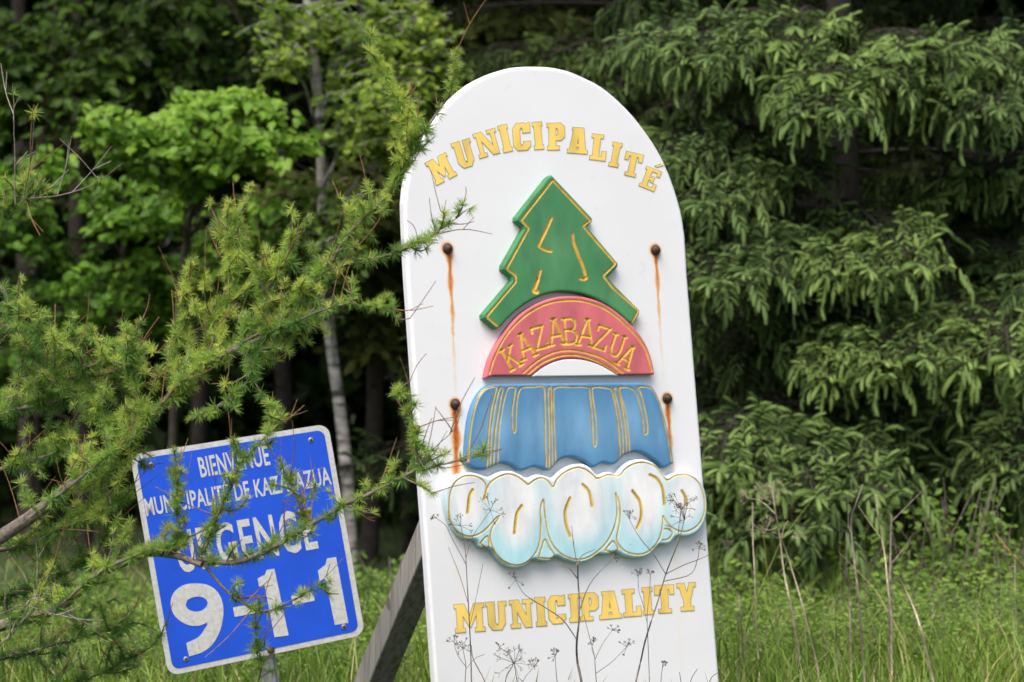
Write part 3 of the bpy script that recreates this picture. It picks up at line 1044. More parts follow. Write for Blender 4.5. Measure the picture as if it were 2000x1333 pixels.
# ------------------------------------------------------------------ larch in front
LB = P(-420, 0, 11.6)
LB[2] = 0
LARCH = thing('larch_tree', 'larch with spiky yellow-green needle tufts reaching in from the left in front of the signs', 'tree', LB)
acc = Acc()
trunk_top = LB + [0.25, 0.1, 6.5]
tp_ = smooth_path([LB - [0, 0, .1], LB + [0.05, 0, 1.5], LB + [0.12, 0.05, 3.5], trunk_top], 24)
tube(acc, tp_, np.linspace(0.11, 0.02, 24), 10)
link('trunk', acc.mesh('trunk', True, LB), LARCH, M['larch_bark'])


def needle_proto(n, L, wd, spread):
    """burst of thin needles about +Z"""
    V, Fc = [], []
    for i in range(n):
        ph = random.random() * 2 * math.pi
        th = math.acos(1 - random.random() * (1 - math.cos(spread)))
        dr = np.array([math.sin(th) * math.cos(ph), math.sin(th) * math.sin(ph), math.cos(th)])
        sd = nrm(np.cross(dr, rand_dirs(1)[0])) * wd / 2
        l = L * random.uniform(.7, 1.1)
        tip = dr * l + np.array([0, 0, -0.10 * l * math.sin(th)])
        k = len(V)
        V += [-sd, sd, dr * l * .6 + sd * .8, dr * l * .6 - sd * .8, tip]
        Fc += [(k, k + 1, k + 2), (k, k + 2, k + 3), (k + 3, k + 2, k + 4)]
    return np.array(V), np.array(Fc)


TUFT = [needle_proto(42, 0.053, 0.0025, math.radians(85)) for _ in range(4)]


def add_tufts(acc, pos, axis, tone, scale):
    n = len(pos)
    which = R.integers(0, 4, n)
    for k in range(4):
        s = which == k
        if not s.any():
            continue
        z = nrm(axis[s] + 0.25 * R.normal(size=(s.sum(), 3)))
        x = nrm(np.cross(z, rand_dirs(s.sum())))
        y = np.cross(z, x)
        Mx = np.stack([x, y, z], -1) * scale[s][:, None, None]
        acc.inst(TUFT[k][0], TUFT[k][1], Mx, pos[s], tone[s])


def larch_branch(px, depth, r0, r1, twigs=10, tlen=0.22, dens_t=1.0, bare=6, seed=0, leafy_from=0.0, up=0.35, red=True, tone0=0.45, back=0.0):
    """limb through photo points; px list of (u,v), depth (Y start, Y end)"""
    rg = np.random.default_rng(1000 + seed)
    npt = len(px)
    Ys = np.linspace(depth[0], depth[1], npt)
    pts = np.array([P(u, v, y) for (u, v), y in zip(px, Ys)])
    path = smooth_path(pts, max(12, npt * 8))
    m = len(path)
    path = path + np.cumsum(rg.normal(0, 0.0015, path.shape), 0) * np.linspace(0, 1, m)[:, None]
    L = np.linalg.norm(np.diff(path, axis=0), axis=1).sum()
    wood, bareacc, nee = Acc(), Acc(), Acc()
    tube(wood, path, np.linspace(r0, r1, m), 7)
    d = nrm(np.gradient(path, axis=0))
    pos, axs, ton, scl = [], [], [], []

    def along(pp, step, tb, s0, jitter=1.0):
        seg = np.linalg.norm(np.diff(pp, axis=0), axis=1)
        tot = seg.sum()
        cs = np.concatenate([[0], np.cumsum(seg)])
        n = max(1, int(tot / step))
        ss = np.sort(rg.random(n)) * tot
        q = np.stack([np.interp(ss, cs, pp[:, k]) for k in range(3)], -1)
        dd = nrm(pp[-1] - pp[0])
        side = nrm(rg.normal(size=(n, 3)) + [0, 0, 0.35])
        side = nrm(side - dd * (side @ dd)[:, None] * 0.8 + dd * 0.35)
        pos.append(q)
        axs.append(side)
        f = ss / tot
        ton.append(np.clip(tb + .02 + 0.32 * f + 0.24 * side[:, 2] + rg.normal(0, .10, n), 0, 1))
        scl.append(s0 * rg.uniform(.75, 1.2, n) * (1 - .30 * f))

    i0 = int(leafy_from * m)
    if r1 < 0.008:
        along(path[i0:], 0.017 / dens_t, tone0 - .08, 0.95)
    for k in range(twigs):
        f = leafy_from + (1 - leafy_from) * (k + rg.random()) / twigs
        i = min(m - 2, int(f * m))
        dd = d[i]
        s = nrm(rg.normal(size=3) * [1, .7, 1])
        dirn = nrm(dd * rg.uniform(.4, 1.0) + s * 0.9 + np.array([0, back, up]))
        ln = tlen * rg.uniform(.45, 1.25)
        tp = smooth_path([path[i], path[i] + dirn * ln * .5 + rg.normal(0, .012, 3), path[i] + nrm(dirn + [0, 0, rg.uniform(-.15, .4)]) * ln], 8)
        tube(wood, tp, np.linspace(0.0038, 0.0018, 8), 4)
        along(tp, 0.0185 / dens_t, tone0 + rg.uniform(-.1, .2), 0.9)
        if rg.random() < 0.25:     # bare shoot continues from the twig end
            e = tp[-1] + nrm(tp[-1] - tp[-3] + [0, 0, .03]) * rg.uniform(.05, .16)
            tube(bareacc, smooth_path([tp[-1], (tp[-1] + e) / 2 + rg.normal(0, .004, 3), e], 5), np.linspace(.0019, .0011, 5), 4)
    for k in range(int(bare * 1.0 + .5)):
        i = int(rg.uniform(leafy_from, .98) * m)
        dirn = nrm(d[i] * .6 + rg.normal(size=3) * [.6, .5, .5] + [0, 0, .55])
        ln = rg.uniform(.08, .24)
        mid = path[i] + dirn * ln * .5 + rg.normal(0, .008, 3)
        e = path[i] + dirn * ln
        tube(bareacc, smooth_path([path[i], mid, e], 6), np.linspace(.0024, .0011, 6), 4)
        if rg.random() < .5:
            e2 = mid + nrm(dirn + rg.normal(0, .5, 3)) * ln * .35
            tube(bareacc, np.array([mid, e2]), [.0016, .001], 4)
    o = link('branch', wood.mesh('branch', True, LB), LARCH, M['larch_bark'])
    if bareacc.n:
        link('bare_twigs', bareacc.mesh('bare_twigs', True, LB), o, M['red_twig'] if red else M['grey_twig'], kind='stuff')
    if pos:
        pp, aa, tt, ss = map(np.concatenate, (pos, axs, ton, scl))
        global R
        add_tufts(nee, pp, aa, tt, ss)
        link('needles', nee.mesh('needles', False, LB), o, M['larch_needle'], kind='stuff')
    return o


# main limb rising to the upper right, and what grows from it
larch_branch([(-420, 1230), (-200, 1150), (-60, 1085), (60, 1010), (150, 940), (240, 868), (300, 808), (365, 735), (430, 695)], (11.5, 11.0), 0.032, 0.012, 0, seed=1, bare=2)
larch_branch([(60, 1010), (150, 940), (240, 868), (300, 808), (365, 735), (430, 690), (500, 650), (575, 600)], (11.05, 11.0), 0.006, 0.005, 32, .22, 1.0, 12, 2, up=.2, back=.8, tone0=.52)
larch_branch([(430, 695), (520, 655), (570, 610), (605, 568), (645, 515), (690, 450), (745, 395), (790, 335), (806, 285), (795, 245)], (11.0, 10.9), 0.012, 0.004, 30, .105, 1.1, 8, 3, .12, tone0=.55)
larch_branch([(800, 270), (785, 215), (765, 175), (742, 130), (722, 85)], (10.9, 10.9), 0.0045, 0.002, 8, .05, 1.3, 2, 4, tone0=.6)
larch_branch([(722, 88), (705, 55), (690, 28)], (10.9, 10.88), 0.002, 0.001, 0, .1, .3, 0, 5)
larch_branch([(803, 285), (830, 255), (855, 215), (875, 185), (886, 150), (893, 80)], (10.9, 10.85), 0.004, 0.0012, 4, .035, .9, 1, 6, tone0=.6)
larch_branch([(605, 568), (645, 525), (720, 510), (785, 488), (830, 468), (870, 445), (920, 413)], (11.0, 10.85), 0.006, 0.001, 9, .07, .75, 5, 7)
larch_branch([(500, 655), (560, 640), (620, 610), (690, 590), (776, 604)], (11.0, 10.8), 0.005, 0.001, 8, .10, .8, 6, 8)
larch_branch([(360, 745), (400, 690), (425, 620), (445, 560), (455, 495), (440, 440)], (11.1, 11.1), 0.008, 0.0015, 22, .17, 1.0, 18, 9, up=.5, tone0=.6)
larch_branch([(330, 770), (345, 690), (360, 620), (355, 560)], (11.1, 11.15), 0.005, 0.0015, 11, .13, .9, 7, 10)
larch_branch([(470, 670), (510, 600), (540, 540), (580, 480)], (11.0, 11.0), 0.005, 0.0015, 14, .14, 1.0, 7, 31)
larch_branch([(480, 670), (500, 700), (470, 760), (430, 790)], (11.0, 10.9), 0.005, 0.0015, 10, .12, .9, 3, 32, up=0)
# second limb crossing the blue sign
larch_branch([(-420, 1330), (-200, 1290), (-40, 1235), (110, 1188), (190, 1125), (285, 1080), (345, 1080), (400, 1095)], (11.5, 10.92), 0.026, 0.010, 0, seed=11, bare=2)
larch_branch([(20, 1215), (110, 1188), (190, 1125), (285, 1080), (345, 1080)], (11.1, 11.0), 0.006, 0.005, 18, .17, 1.0, 6, 12, up=.05, back=.8)
larch_branch([(385, 1092), (460, 1098), (540, 1065), (600, 1028), (680, 985), (760, 947), (820, 916)], (11.0, 10.8), 0.010, 0.0055, 17, .10, .75, 10, 13, .02)
larch_branch([(820, 916), (860, 910), (905, 905), (985, 884)], (10.8, 10.75), 0.004, 0.001, 3, .05, .45, 3, 14)
larch_branch([(822, 914), (815, 880), (808, 830), (800, 775)], (10.8, 10.8), 0.004, 0.0014, 7, .05, 1.0, 3, 15)
larch_branch([(820, 916), (845, 880), (880, 850), (895, 818)], (10.8, 10.75), 0.002, 0.001, 0, .05, .12, 3, 16)
larch_branch([(388, 1090), (425, 1135), (460, 1170), (505, 1195), (540, 1188), (580, 1170), (640, 1138)], (11.0, 10.9), 0.006, 0.001, 6, .07, .55, 7, 17, .25, up=0.1)
larch_branch([(395, 1085), (420, 1020), (445, 965), (470, 905), (505, 868), (540, 835), (552, 808)], (11.0, 10.9), 0.005, 0.0015, 12, .09, .9, 9, 18)
larch_branch([(600, 1028), (585, 985), (562, 945), (545, 900)], (10.95, 10.9), 0.004, 0.0012, 5, .08, .9, 8, 19)
larch_branch([(345, 1075), (350, 1030), (345, 985), (348, 945), (340, 890)], (11.0, 10.95), 0.004, 0.0012, 8, .07, 1.0, 3, 20)
# left edge masses
larch_branch([(-420, 640), (-200, 520), (-40, 440), (20, 405), (60, 388)], (11.6, 11.2), 0.012, 0.004, 10, .10, 1.0, 8, 21, .6, up=.5)
larch_branch([(60, 388), (120, 382), (180, 360), (240, 322)], (11.2, 11.1), 0.004, 0.0012, 0, .05, .01, 5, 22, red=False)
larch_branch([(30, 400), (28, 300), (24, 155)], (11.2, 11.2), 0.003, 0.0012, 0, .05, .05, 3, 23, red=False)
larch_branch([(45, 395), (62, 300), (72, 205)], (11.2, 11.1), 0.0025, 0.0012, 0, .05, .05, 3, 24)
larch_branch([(-300, 700), (-60, 560), (0, 560), (30, 620), (60, 690), (130, 735), (200, 700), (260, 690)], (11.5, 11.1), 0.012, 0.002, 26, .16, 1.0, 14, 25, .3, up=.15)
larch_branch([(60, 690), (130, 760), (200, 800), (240, 860)], (11.2, 11.1), 0.006, 0.002, 14, .15, 1.0, 6, 26, up=.1)
larch_branch([(-300, 900), (-60, 830), (30, 800), (110, 780), (190, 740), (250, 680)], (11.5, 11.2), 0.012, 0.002, 24, .16, 1.0, 12, 27, .3, up=.1)
larch_branch([(-300, 980), (-50, 930), (60, 900), (130, 880), (190, 900), (215, 985)], (11.5, 11.1), 0.010, 0.002, 20, .17, 1.0, 6, 28, .3, up=.0)
larch_branch([(-300, 1100), (-40, 1080), (60, 1060), (130, 1030), (190, 1010), (225, 975)], (11.5, 11.2), 0.010, 0.002, 18, .16, 1.0, 5, 29, .3, up=0)
larch_branch([(-300, 1250), (-40, 1180), (60, 1150), (130, 1120), (200, 1060)], (11.6, 11.4), 0.010, 0.002, 17, .17, 1.0, 5, 30, .3, up=-.1, tone0=.3)
larch_branch([(-300, 1400), (-40, 1300), (60, 1270), (160, 1240), (250, 1215)], (11.6, 11.4), 0.010, 0.002, 15, .18, .8, 6, 33, .3, up=-.1, tone0=.3)
larch_branch([(-300, 1480), (-40, 1400), (60, 1370), (180, 1330), (260, 1290)], (11.7, 11.5), 0.010, 0.002, 14, .18, .8, 6, 34, .3, up=0, tone0=.3)
larch_branch([(-100, 1240), (0, 1200), (50, 1180), (100, 1195), (130, 1190)], (11.0, 10.8), 0.003, 0.0012, 0, .1, .02, 10, 35, red=False, up=.6)
larch_branch([(-100, 1330), (0, 1260), (40, 1215), (75, 1135)], (11.0, 10.8), 0.003, 0.0012, 0, .1, .02, 8, 36, red=False, up=.6)
larch_branch([(150, 700), (100, 660), (40, 640), (-40, 650)], (11.1, 11.1), 0.004, 0.002, 14, .14, 1.0, 4, 37, up=.3)
larch_branch([(250, 690), (255, 720), (262, 690), (250, 665)], (11.05, 11.0), 0.004, 0.002, 8, .10, 1.0, 4, 38, up=.6)
# ascending sprays off the right end of the lower limb
larch_branch([(505, 1330), (510, 1300), (500, 1270), (495, 1200)], (11.1, 11.0), 0.003, 0.0012, 5, .08, .7, 4, 39)

# ------------------------------------------------------------------ spruces on the right


def finger_proto(seg=5, needles=70, L=0.085, r=0.0095):
    """hanging shoot: a core with stiff needles, along +Y, drooping at the end"""
    a = Acc()
    q = np.linspace(0, 1, seg)
    pts = np.stack([0 * q, q * L, -0.026 * q ** 2], -1)
    tube(a, pts, np.array([0.5, 1.0, 1.15, 1.1, 0.6]) * r, 5, 0.0)
    V, Fc = np.concatenate(a.V), np.concatenate(a.Q)
    tp = np.array([-.12, -.05, 0, .05, .1]).repeat(5)
    T = np.concatenate([Fc[:, [0, 1, 2]], Fc[:, [0, 2, 3]]])
    NV, NT, nt_ = [], [], []
    for i in range(needles):
        f = 0.03 + 0.95 * i / needles
        ph = i * 2.4
        out = nrm(np.array([math.cos(ph), 1.1, math.sin(ph) - .3 * f]))
        b0 = np.array([0, L * f, -0.026 * f * f])
        l = 0.0245 * (1 - 0.45 * f ** 3) * random.uniform(.85, 1.1)
        sd = nrm(np.cross(out, [0, 1, 0])) * 0.0026
        NV += [b0 - sd, b0 + sd, b0 + out * l]
        k = len(V) + len(NV) - 3
        NT.append((k, k + 1, k + 2))
        nt_ += [-0.05, -0.05, 0.20]
    return np.concatenate([V, NV]), np.concatenate([T, NT]), np.concatenate([tp, nt_])


FING = [finger_proto() for _ in range(3)]


def spruce_bough(L, seed, density=1.0, dt=0.0):
    """bough along +X from the origin, arching and drooping, with bunches of hanging shoots"""
    rg = np.random.default_rng(seed)
    wood, nee = Acc(), Acc()
    m = 14
    s = np.linspace(0, 1, m)
    sag = rg.uniform(.05, .10)
    main = np.stack([s * L, 0.05 * L * np.sin(s * 3 + seed), L * (0.04 * np.sin(s * 2.6) - sag * s ** 3)], -1)
    tube(wood, main, np.linspace(0.009 + 0.006 * L, 0.004, m), 5)
    fo, fd, ft, fs = [], [], [], []

    def bunch(o, d, n, tone, size):
        """herringbone twig: n pairs of shoots and an end shoot, all bending down"""
        d = nrm(np.asarray(d, float) * [1, 1, .3] + [0, 0, .05 - .22 * rg.random()])
        side = nrm(np.cross(d, [0, 0, 1.0]) + [0, 0, rg.normal(0, .35)])
        l = 0.037 * n * size
        qs = np.linspace(0, 1, 5)[:, None]
        tw = o + d * l * qs + np.array([0, 0, -.16 * l]) * qs ** 2
        tube(wood, tw, np.linspace(.0032, .0016, 5), 4)
        for k in range(n):
            s_ = (k + .35) / n
            p = o + d * l * s_ + np.array([0, 0, -.16 * l]) * s_ ** 2
            for sg in (-1, 1):
                if rg.random() < .10:
                    continue
                dirn = nrm(d * rg.uniform(.45, .72) + side * sg * rg.uniform(.75, 1.2) + np.array([0, 0, -rg.uniform(-.05, .40)]))
                fo.append(p)
                fd.append(dirn)
                ft.append(tone + rg.normal(0, .06))
                fs.append(size * rg.uniform(.8, 1.12) * (1.08 - .3 * s_))
        fo.append(tw[-1])
        fd.append(nrm(d + [0, 0, -.25]))
        ft.append(tone + .05)
        fs.append(size * rg.uniform(.95, 1.2))

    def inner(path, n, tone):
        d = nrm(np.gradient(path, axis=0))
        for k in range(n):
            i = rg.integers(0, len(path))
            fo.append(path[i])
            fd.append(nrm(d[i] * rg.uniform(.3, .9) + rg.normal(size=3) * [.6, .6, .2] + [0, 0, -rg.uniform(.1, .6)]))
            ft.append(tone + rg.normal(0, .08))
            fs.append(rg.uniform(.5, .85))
    f0 = 0.45 if dt == 0 else 0.30
    nb = int(8 * L * density) + 4
    for k in range(nb):
        f = f0 + (1 - f0) * (k + rg.random()) / nb
        i = min(m - 2, int(f * (m - 1)))
        o = main[i] + (main[i + 1] - main[i]) * (f * (m - 1) - i)
        sgn = 1 if k % 2 else -1
        ln = ((0.32 if dt == 0 else .42) * L * (1 - f) + 0.18) * rg.uniform(.6, 1.15) * (0.75 if L > 2 else 1)
        an = rg.uniform(.45, 1.0)
        dirn = nrm([math.cos(an), sgn * math.sin(an), rg.uniform(-.10, .12)])
        q = np.linspace(0, 1, 8)[:, None]
        br = o + dirn * ln * q + np.array([0, 0, -1.0]) * ln * rg.uniform(.04, .40) * q ** 2
        tube(wood, br, np.linspace(.0045, .002, 8), 4)
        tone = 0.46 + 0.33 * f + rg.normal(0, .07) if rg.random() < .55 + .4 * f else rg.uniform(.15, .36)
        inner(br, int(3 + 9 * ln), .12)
        bunch(br[-1], br[-1] - br[-3], rg.integers(4, 6), tone, .85)
        for j in range(int(2 + 7 * ln)):
            ii = rg.integers(1, 8)
            d2 = nrm(dirn * rg.uniform(.3, .9) + rg.normal(size=3) * [.5, .6, .12] + [0, 0, -.05])
            l2 = rg.uniform(.05, .20)
            qq = np.linspace(0, 1, 5)[:, None]
            b2 = br[ii] + d2 * l2 * qq + np.array([0, 0, -.03]) * qq ** 2
            tube(wood, b2, np.linspace(.003, .0015, 5), 4)
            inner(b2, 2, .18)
            bunch(b2[-1], b2[-1] - b2[-2], rg.integers(3, 6), tone + rg.normal(0, .08), rg.uniform(.62, .95))
    bunch(main[-1], main[-1] - main[-2], 4, .75, 1.1)
    # dead inner twigs
    for k in range(int(7 * L)):
        i = rg.integers(1, m // 2 + 1)
        d2 = nrm(rg.normal(size=3) * [.7, 1, .4] + [.4, 0, -.3])
        tube(wood, smooth_path([main[i], main[i] + d2 * .12 + rg.normal(0, .02, 3), main[i] + d2 * rg.uniform(.2, .4)], 6), np.linspace(.004, .0015, 6), 4)
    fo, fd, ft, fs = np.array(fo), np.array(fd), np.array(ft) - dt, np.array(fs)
    up = np.tile([0, 0, 1.0], (len(fo), 1)) + 0.15 * rg.normal(size=(len(fo), 3))
    Mx = basis(fd, up) * fs[:, None, None]
    for k in range(3):
        sl = np.arange(len(fo)) % 3 == k
        nee.inst(FING[k][0], FING[k][1], Mx[sl], fo[sl], ft[sl], FING[k][2])
    return wood.mesh('branch', True), nee.mesh('needles', False)


BOUGH, SHADE_BOUGH = [], []      # boughs with pale new shoots, and ones with shade put into a darker tone
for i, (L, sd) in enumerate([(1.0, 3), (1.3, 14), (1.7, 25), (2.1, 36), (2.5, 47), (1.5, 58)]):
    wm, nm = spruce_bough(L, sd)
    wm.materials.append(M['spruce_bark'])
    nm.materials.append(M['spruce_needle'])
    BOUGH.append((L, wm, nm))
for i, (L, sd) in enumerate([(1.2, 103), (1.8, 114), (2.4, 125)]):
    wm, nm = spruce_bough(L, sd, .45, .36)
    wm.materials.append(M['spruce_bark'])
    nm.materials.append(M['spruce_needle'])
    SHADE_BOUGH.append((L, wm, nm))


def put_bough(tree, origin, tip, roll=0.0, kinds=None):
    kinds = kinds or BOUGH
    o, t = np.asarray(origin, float), np.asarray(tip, float)
    d = t - o
    L = np.linalg.norm(d)
    k = min(range(len(kinds)), key=lambda i: abs(kinds[i][0] - L) + random.random() * .25)
    L0, wm, nm = kinds[k]
    s = float(np.clip(L / L0, .8, 1.25))
    o2 = t - nrm(d) * L0 * s
    b = bpy.data.objects.new('branch', wm)
    COL.objects.link(b)
    b.parent = tree
    b.location = [float(c) for c in (o2 - np.array(tree.location))]
    yaw = math.atan2(d[1], d[0])
    pit = math.atan2(d[2], math.hypot(d[0], d[1])) + 0.03
    b.rotation_euler = (roll, -pit, yaw)
    b.scale = (s, s, s)
    c = bpy.data.objects.new('needles', nm)
    COL.objects.link(c)
    c.parent = b
    c['kind'] = 'stuff'
    return b


def spruce(label, x, y, H, r0, tips, nrand, seed, zmax=6.5, rmax=2.6, in_shade=False):
    rg = np.random.default_rng(seed)
    T = thing('spruce_tree', label, 'tree', (x, y, 0), 'spruces at the wood edge')
    a = Acc()
    zz = np.linspace(-0.1, H, 20)
    pts = np.stack([x + 0.04 * np.sin(zz * .9), y + 0.03 * np.cos(zz * 1.1), zz], -1)
    tube(a, pts, np.linspace(r0, 0.015, 20), 10)
    link('trunk', a.mesh('trunk', True, (x, y, 0)), T, M['spruce_bark'])
    for (u, v, Y) in tips:
        t = P(u, v + rg.normal(0, 22), Y + rg.normal(0, .25))
        hd = np.hypot(t[0] - x, t[1] - y)
        o = np.array([x, y, t[2] + 0.06 * hd + rg.uniform(-.15, .22)])
        put_bough(T, o, t, rg.normal(0, .12), SHADE_BOUGH if in_shade else BOUGH)
    for k in range(nrand):
        z = 0.5 + (zmax - .5) * (k + rg.random()) / nrand
        az = rg.uniform(0, 2 * np.pi)
        rr = rmax * (1 - 0.55 * z / H) * rg.uniform(.7, 1.05)
        t = np.array([x + rr * math.cos(az), y + rr * math.sin(az), z - 0.08 * rr])
        if t[2] < 0.25:
            t[2] = 0.25 + rg.random() * .2
        put_bough(T, (x, y, z), t, rg.normal(0, .12), SHADE_BOUGH)
    # upper crown above the picture: layered ragged skirts of needles
    a = Acc()
    nl = 9000
    z = zmax + (H - zmax) * R.random(nl) ** 1.3
    az = R.random(nl) * 2 * np.pi
    rr = rmax * (1.05 - z / H) * np.sqrt(R.random(nl)) * (0.8 + .25 * np.sin(z * 7))
    pos = np.stack([x + rr * np.cos(az), y + rr * np.sin(az), z - rr * .25], -1)
    dirn = np.stack([np.cos(az), np.sin(az), -0.5 - .5 * R.random(nl)], -1) + .4 * R.normal(size=(nl, 3))
    Mx = basis(dirn, np.tile([0, 0, 1.0], (nl, 1)) + .5 * R.normal(size=(nl, 3))) * 1.7
    PV = np.array([(-.03, 0, 0), (.03, 0, 0), (.045, .08, -.01), (-.045, .08, -.01), (0, .17, -.04)])
    PF = np.array([(0, 1, 2), (0, 2, 3), (3, 2, 4)])
    a.inst(PV, PF, Mx, pos, np.clip(R.normal(.45, .2, nl), 0, 1))
    link('crown', a.mesh('crown', False, (x, y, 0)), T, M['spruce_needle'], kind='stuff')
    return T


x1 = (1640 - 1000) / F * 20.0
spruce('spruce with pale drooping shoots filling the right side just behind the white board', x1, 20.0, 13, 0.105,
       [(1235, 70, 18.2), (1310, 60, 18.0), (1400, 90, 17.9), (1500, 80, 17.9), (1570, 130, 17.9), (1760, 130, 17.8), (1440, 340, 17.9), (1470, 520, 17.5), (1600, 520, 17.5), (1740, 640, 17.4), (1500, 920, 17.0), (1690, 110, 18.0), (1800, 95, 18.0), (1890, 150, 18.0),
        (1330, 300, 18.0), (1380, 380, 17.7), (1640, 180, 17.6), 
        (1400, 520, 17.5), (1700, 500, 17.3), (1790, 495, 17.4), 
        (1690, 660, 17.4), (1800, 640, 17.2), 
        (1420, 860, 17.2), (1600, 890, 16.9), (1700, 900, 17.0), (1560, 960, 16.9)], 40, 71, rmax=1.7)
x2 = (2080 - 1000) / F * 20.4
spruce('spruce at the right edge whose boughs hang over the grass', x2, 20.4, 12, 0.10,
       [(1880, 180, 18.3), (1920, 650, 17.8), (1960, 210, 18.1), (1830, 120, 18.5), (1985, 60, 18.5), (1900, 330, 18.8), (1850, 610, 18.0), (1985, 640, 17.8), 
        (1960, 780, 18.0), (1900, 900, 18.0), (1980, 910, 17.8), (1820, 950, 18.3), (2040, 500, 17.9), (2050, 850, 17.8)], 34, 83, rmax=1.7)
x3 = (1230 - 1000) / F * 22.5
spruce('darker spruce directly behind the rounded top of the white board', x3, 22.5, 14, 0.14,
       [(1150, 90, 21.2), (1060, 120, 21.5), (1260, 200, 21.0), (1350, 250, 21.2), (960, 80, 22.0), (1290, 620, 21.0), (1360, 480, 21.4), (1390, 680, 21.0)], 34, 95, in_shade=True)

# ------------------------------------------------------------------ broadleaf trees and the wood behind
LEAF_V = np.array([(0, 0, 0), (-.26, .28, .05), (-.30, .52, .05), (-.16, .80, .01), (0, 1.05, -.08), (.16, .80, .01), (.30, .52, .05), (.26, .28, .05), (0, .30, 0), (0, .62, -.01)])
LEAF_F = np.array([(0, 8, 1), (0, 7, 8), (1, 8, 2), (8, 9, 2), (8, 7, 6), (8, 6, 9), (2, 9, 3), (9, 6, 5), (9, 5, 3), (3, 5, 4)])


def sprays(acc, wood, centers, n_leaf, size, tone, spread=.32, droop=.5, face=(0, -1, .45), tvar=.16):
    """leafy twigs at each centre"""
    for c, tn in zip(centers, np.broadcast_to(tone, (len(centers),))):
        an = random.uniform(0, 2 * math.pi)
        d = nrm([math.cos(an), math.sin(an) * .7 - .25, random.uniform(-.35, .25)])
        ln = spread * random.uniform(.6, 1.2)
        tw = c + d * ln * np.linspace(-.5, .5, 6)[:, None] + np.array([0, 0, -.2]) * ln * np.linspace(0, 1, 6)[:, None] ** 2
        if wood is not None:
            tube(wood, tw, np.linspace(.004, .0018, 6), 3)
        k = n_leaf
        f = np.sort(R.random(k))
        pos = np.stack([np.interp(f, np.linspace(0, 1, 6), tw[:, i]) for i in range(3)], -1) + R.normal(0, .018, (k, 3))
        side = np.cross(d, [0, 0, 1.0]) * np.where(np.arange(k) % 2, 1, -1)[:, None]
        dirn = side * .8 + d * .6 + np.array([0, 0, -droop]) * R.uniform(.4, 1.6, (k, 1)) + .25 * R.normal(size=(k, 3))
        nm = np.tile(np.array(face, float) + [0, 0, .5], (k, 1)) + .45 * R.normal(size=(k, 3))
        Mx = basis(dirn, nm) * (size * R.uniform(.65, 1.2, k))[:, None, None]
        acc.inst(LEAF_V, LEAF_F, Mx, pos, np.clip(tn + R.normal(0, tvar, k), 0, 1))


def in_blob(u, v, Y, ru, rv, ry, n):
    q = R.normal(size=(n, 3))
    q = q / np.linalg.norm(q, axis=1, keepdims=True) * R.random((n, 1)) ** .45
    return np.array([P(u + a * ru, v + b * rv, Y + c * ry) for a, b, c in q])


def broadleaf(name, label, foot, path, r0, r1, blobs, mat, bark, size, group=None, upper=None, droop=.5, nl=11, spread=.32):
    """foot (x,y); path trunk points; blobs (u,v,Y,ru,rv,ry,n,tone)"""
    o = np.array([foot[0], foot[1], 0.0])
    T = thing(name, label, 'tree', o, group)
    a = Acc()
    pts = smooth_path(path, 40)
    tube(a, pts, np.linspace(r0, r1, 40), 10)
    link('trunk', a.mesh('trunk', True, o), T, bark)
    leaf, wood = Acc(), Acc()
    for (u, v, Y, ru, rv, ry, n, tone) in blobs:
        c = in_blob(u, v, Y, ru, rv, ry, n)
        sprays(leaf, wood, c, nl, size, np.clip(R.normal(tone, .06, n), 0, 1), spread, droop)
        ctr = P(u, v + rv * .3, Y)
        i = int(np.argmin(np.abs(pts[:, 2] - (ctr[2] - .5))))
        tube(wood, smooth_path([pts[i], (pts[i] + ctr) / 2 + [0, 0, .15], ctr], 10), np.linspace(r0 * .25, .005, 10), 5)
        for k in R.integers(0, n, max(3, n // 6)):
            tube(wood, smooth_path([ctr, (ctr + c[k]) / 2 + R.normal(0, .05, 3), c[k]], 6), np.linspace(.007, .003, 6), 4)
    if upper:
        (cx, cy, cz, rx, rz, n, tone) = upper
        q = R.normal(size=(n, 3))
        q = q / np.linalg.norm(q, axis=1, keepdims=True) * R.random((n, 1)) ** .4
        c = np.array([cx, cy, cz]) + q * [rx, rx, rz]
        sprays(leaf, None, c, 7, size * 1.9, tone, .6, .5, (0, 0, 1))
    link('crown', leaf.mesh('crown', False, o), T, mat, kind='stuff')
    if wood.n:
        link('branches', wood.mesh('branches', True, o), T, bark, kind='stuff')
    return T


def gp(u, Y):
    return ((u - 1000) / F * Y, Y)


# birch with pale trunk
pth = [P(690, 1170, 21.0), P(678, 940, 21.0), P(664, 800, 21.0), P(645, 660, 21.0), P(632, 480, 21.0), P(626, 300, 21.0), P(620, 150, 21.0), P(598, -20, 21.0), P(575, -500, 21.0), P(560, -1500, 21)]
pth[0][2] = -.1
broadleaf('birch_tree', 'slender birch with pale peeling trunk and small yellow-green leaves left of the board', gp(690, 21.0), pth, 0.046, 0.020,
          [(690, 60, 20.6, 110, 80, .4, 46, .55), (760, 190, 20.4, 90, 110, .4, 70, .65), (700, 230, 20.6, 90, 80, .3, 46, .55), (560, 110, 20.5, 40, 60, .3, 16, .6), (840, 120, 20.5, 70, 70, .3, 34, .5), (790, 40, 20.6, 90, 60, .3, 36, .6), (560, 40, 20.8, 80, 60, .3, 26, .45), (800, 290, 20.6, 60, 70, .3, 30, .55), (640, 430, 20.4, 60, 90, .25, 40, .25), (630, 560, 20.5, 45, 60, .2, 18, .2)],
          M['leaf_birch'], M['birch_bark'], .062, 'birches', (pth[-1][0], 21, 8, 2.2, 2.5, 420, .5), .4, 12, .26)
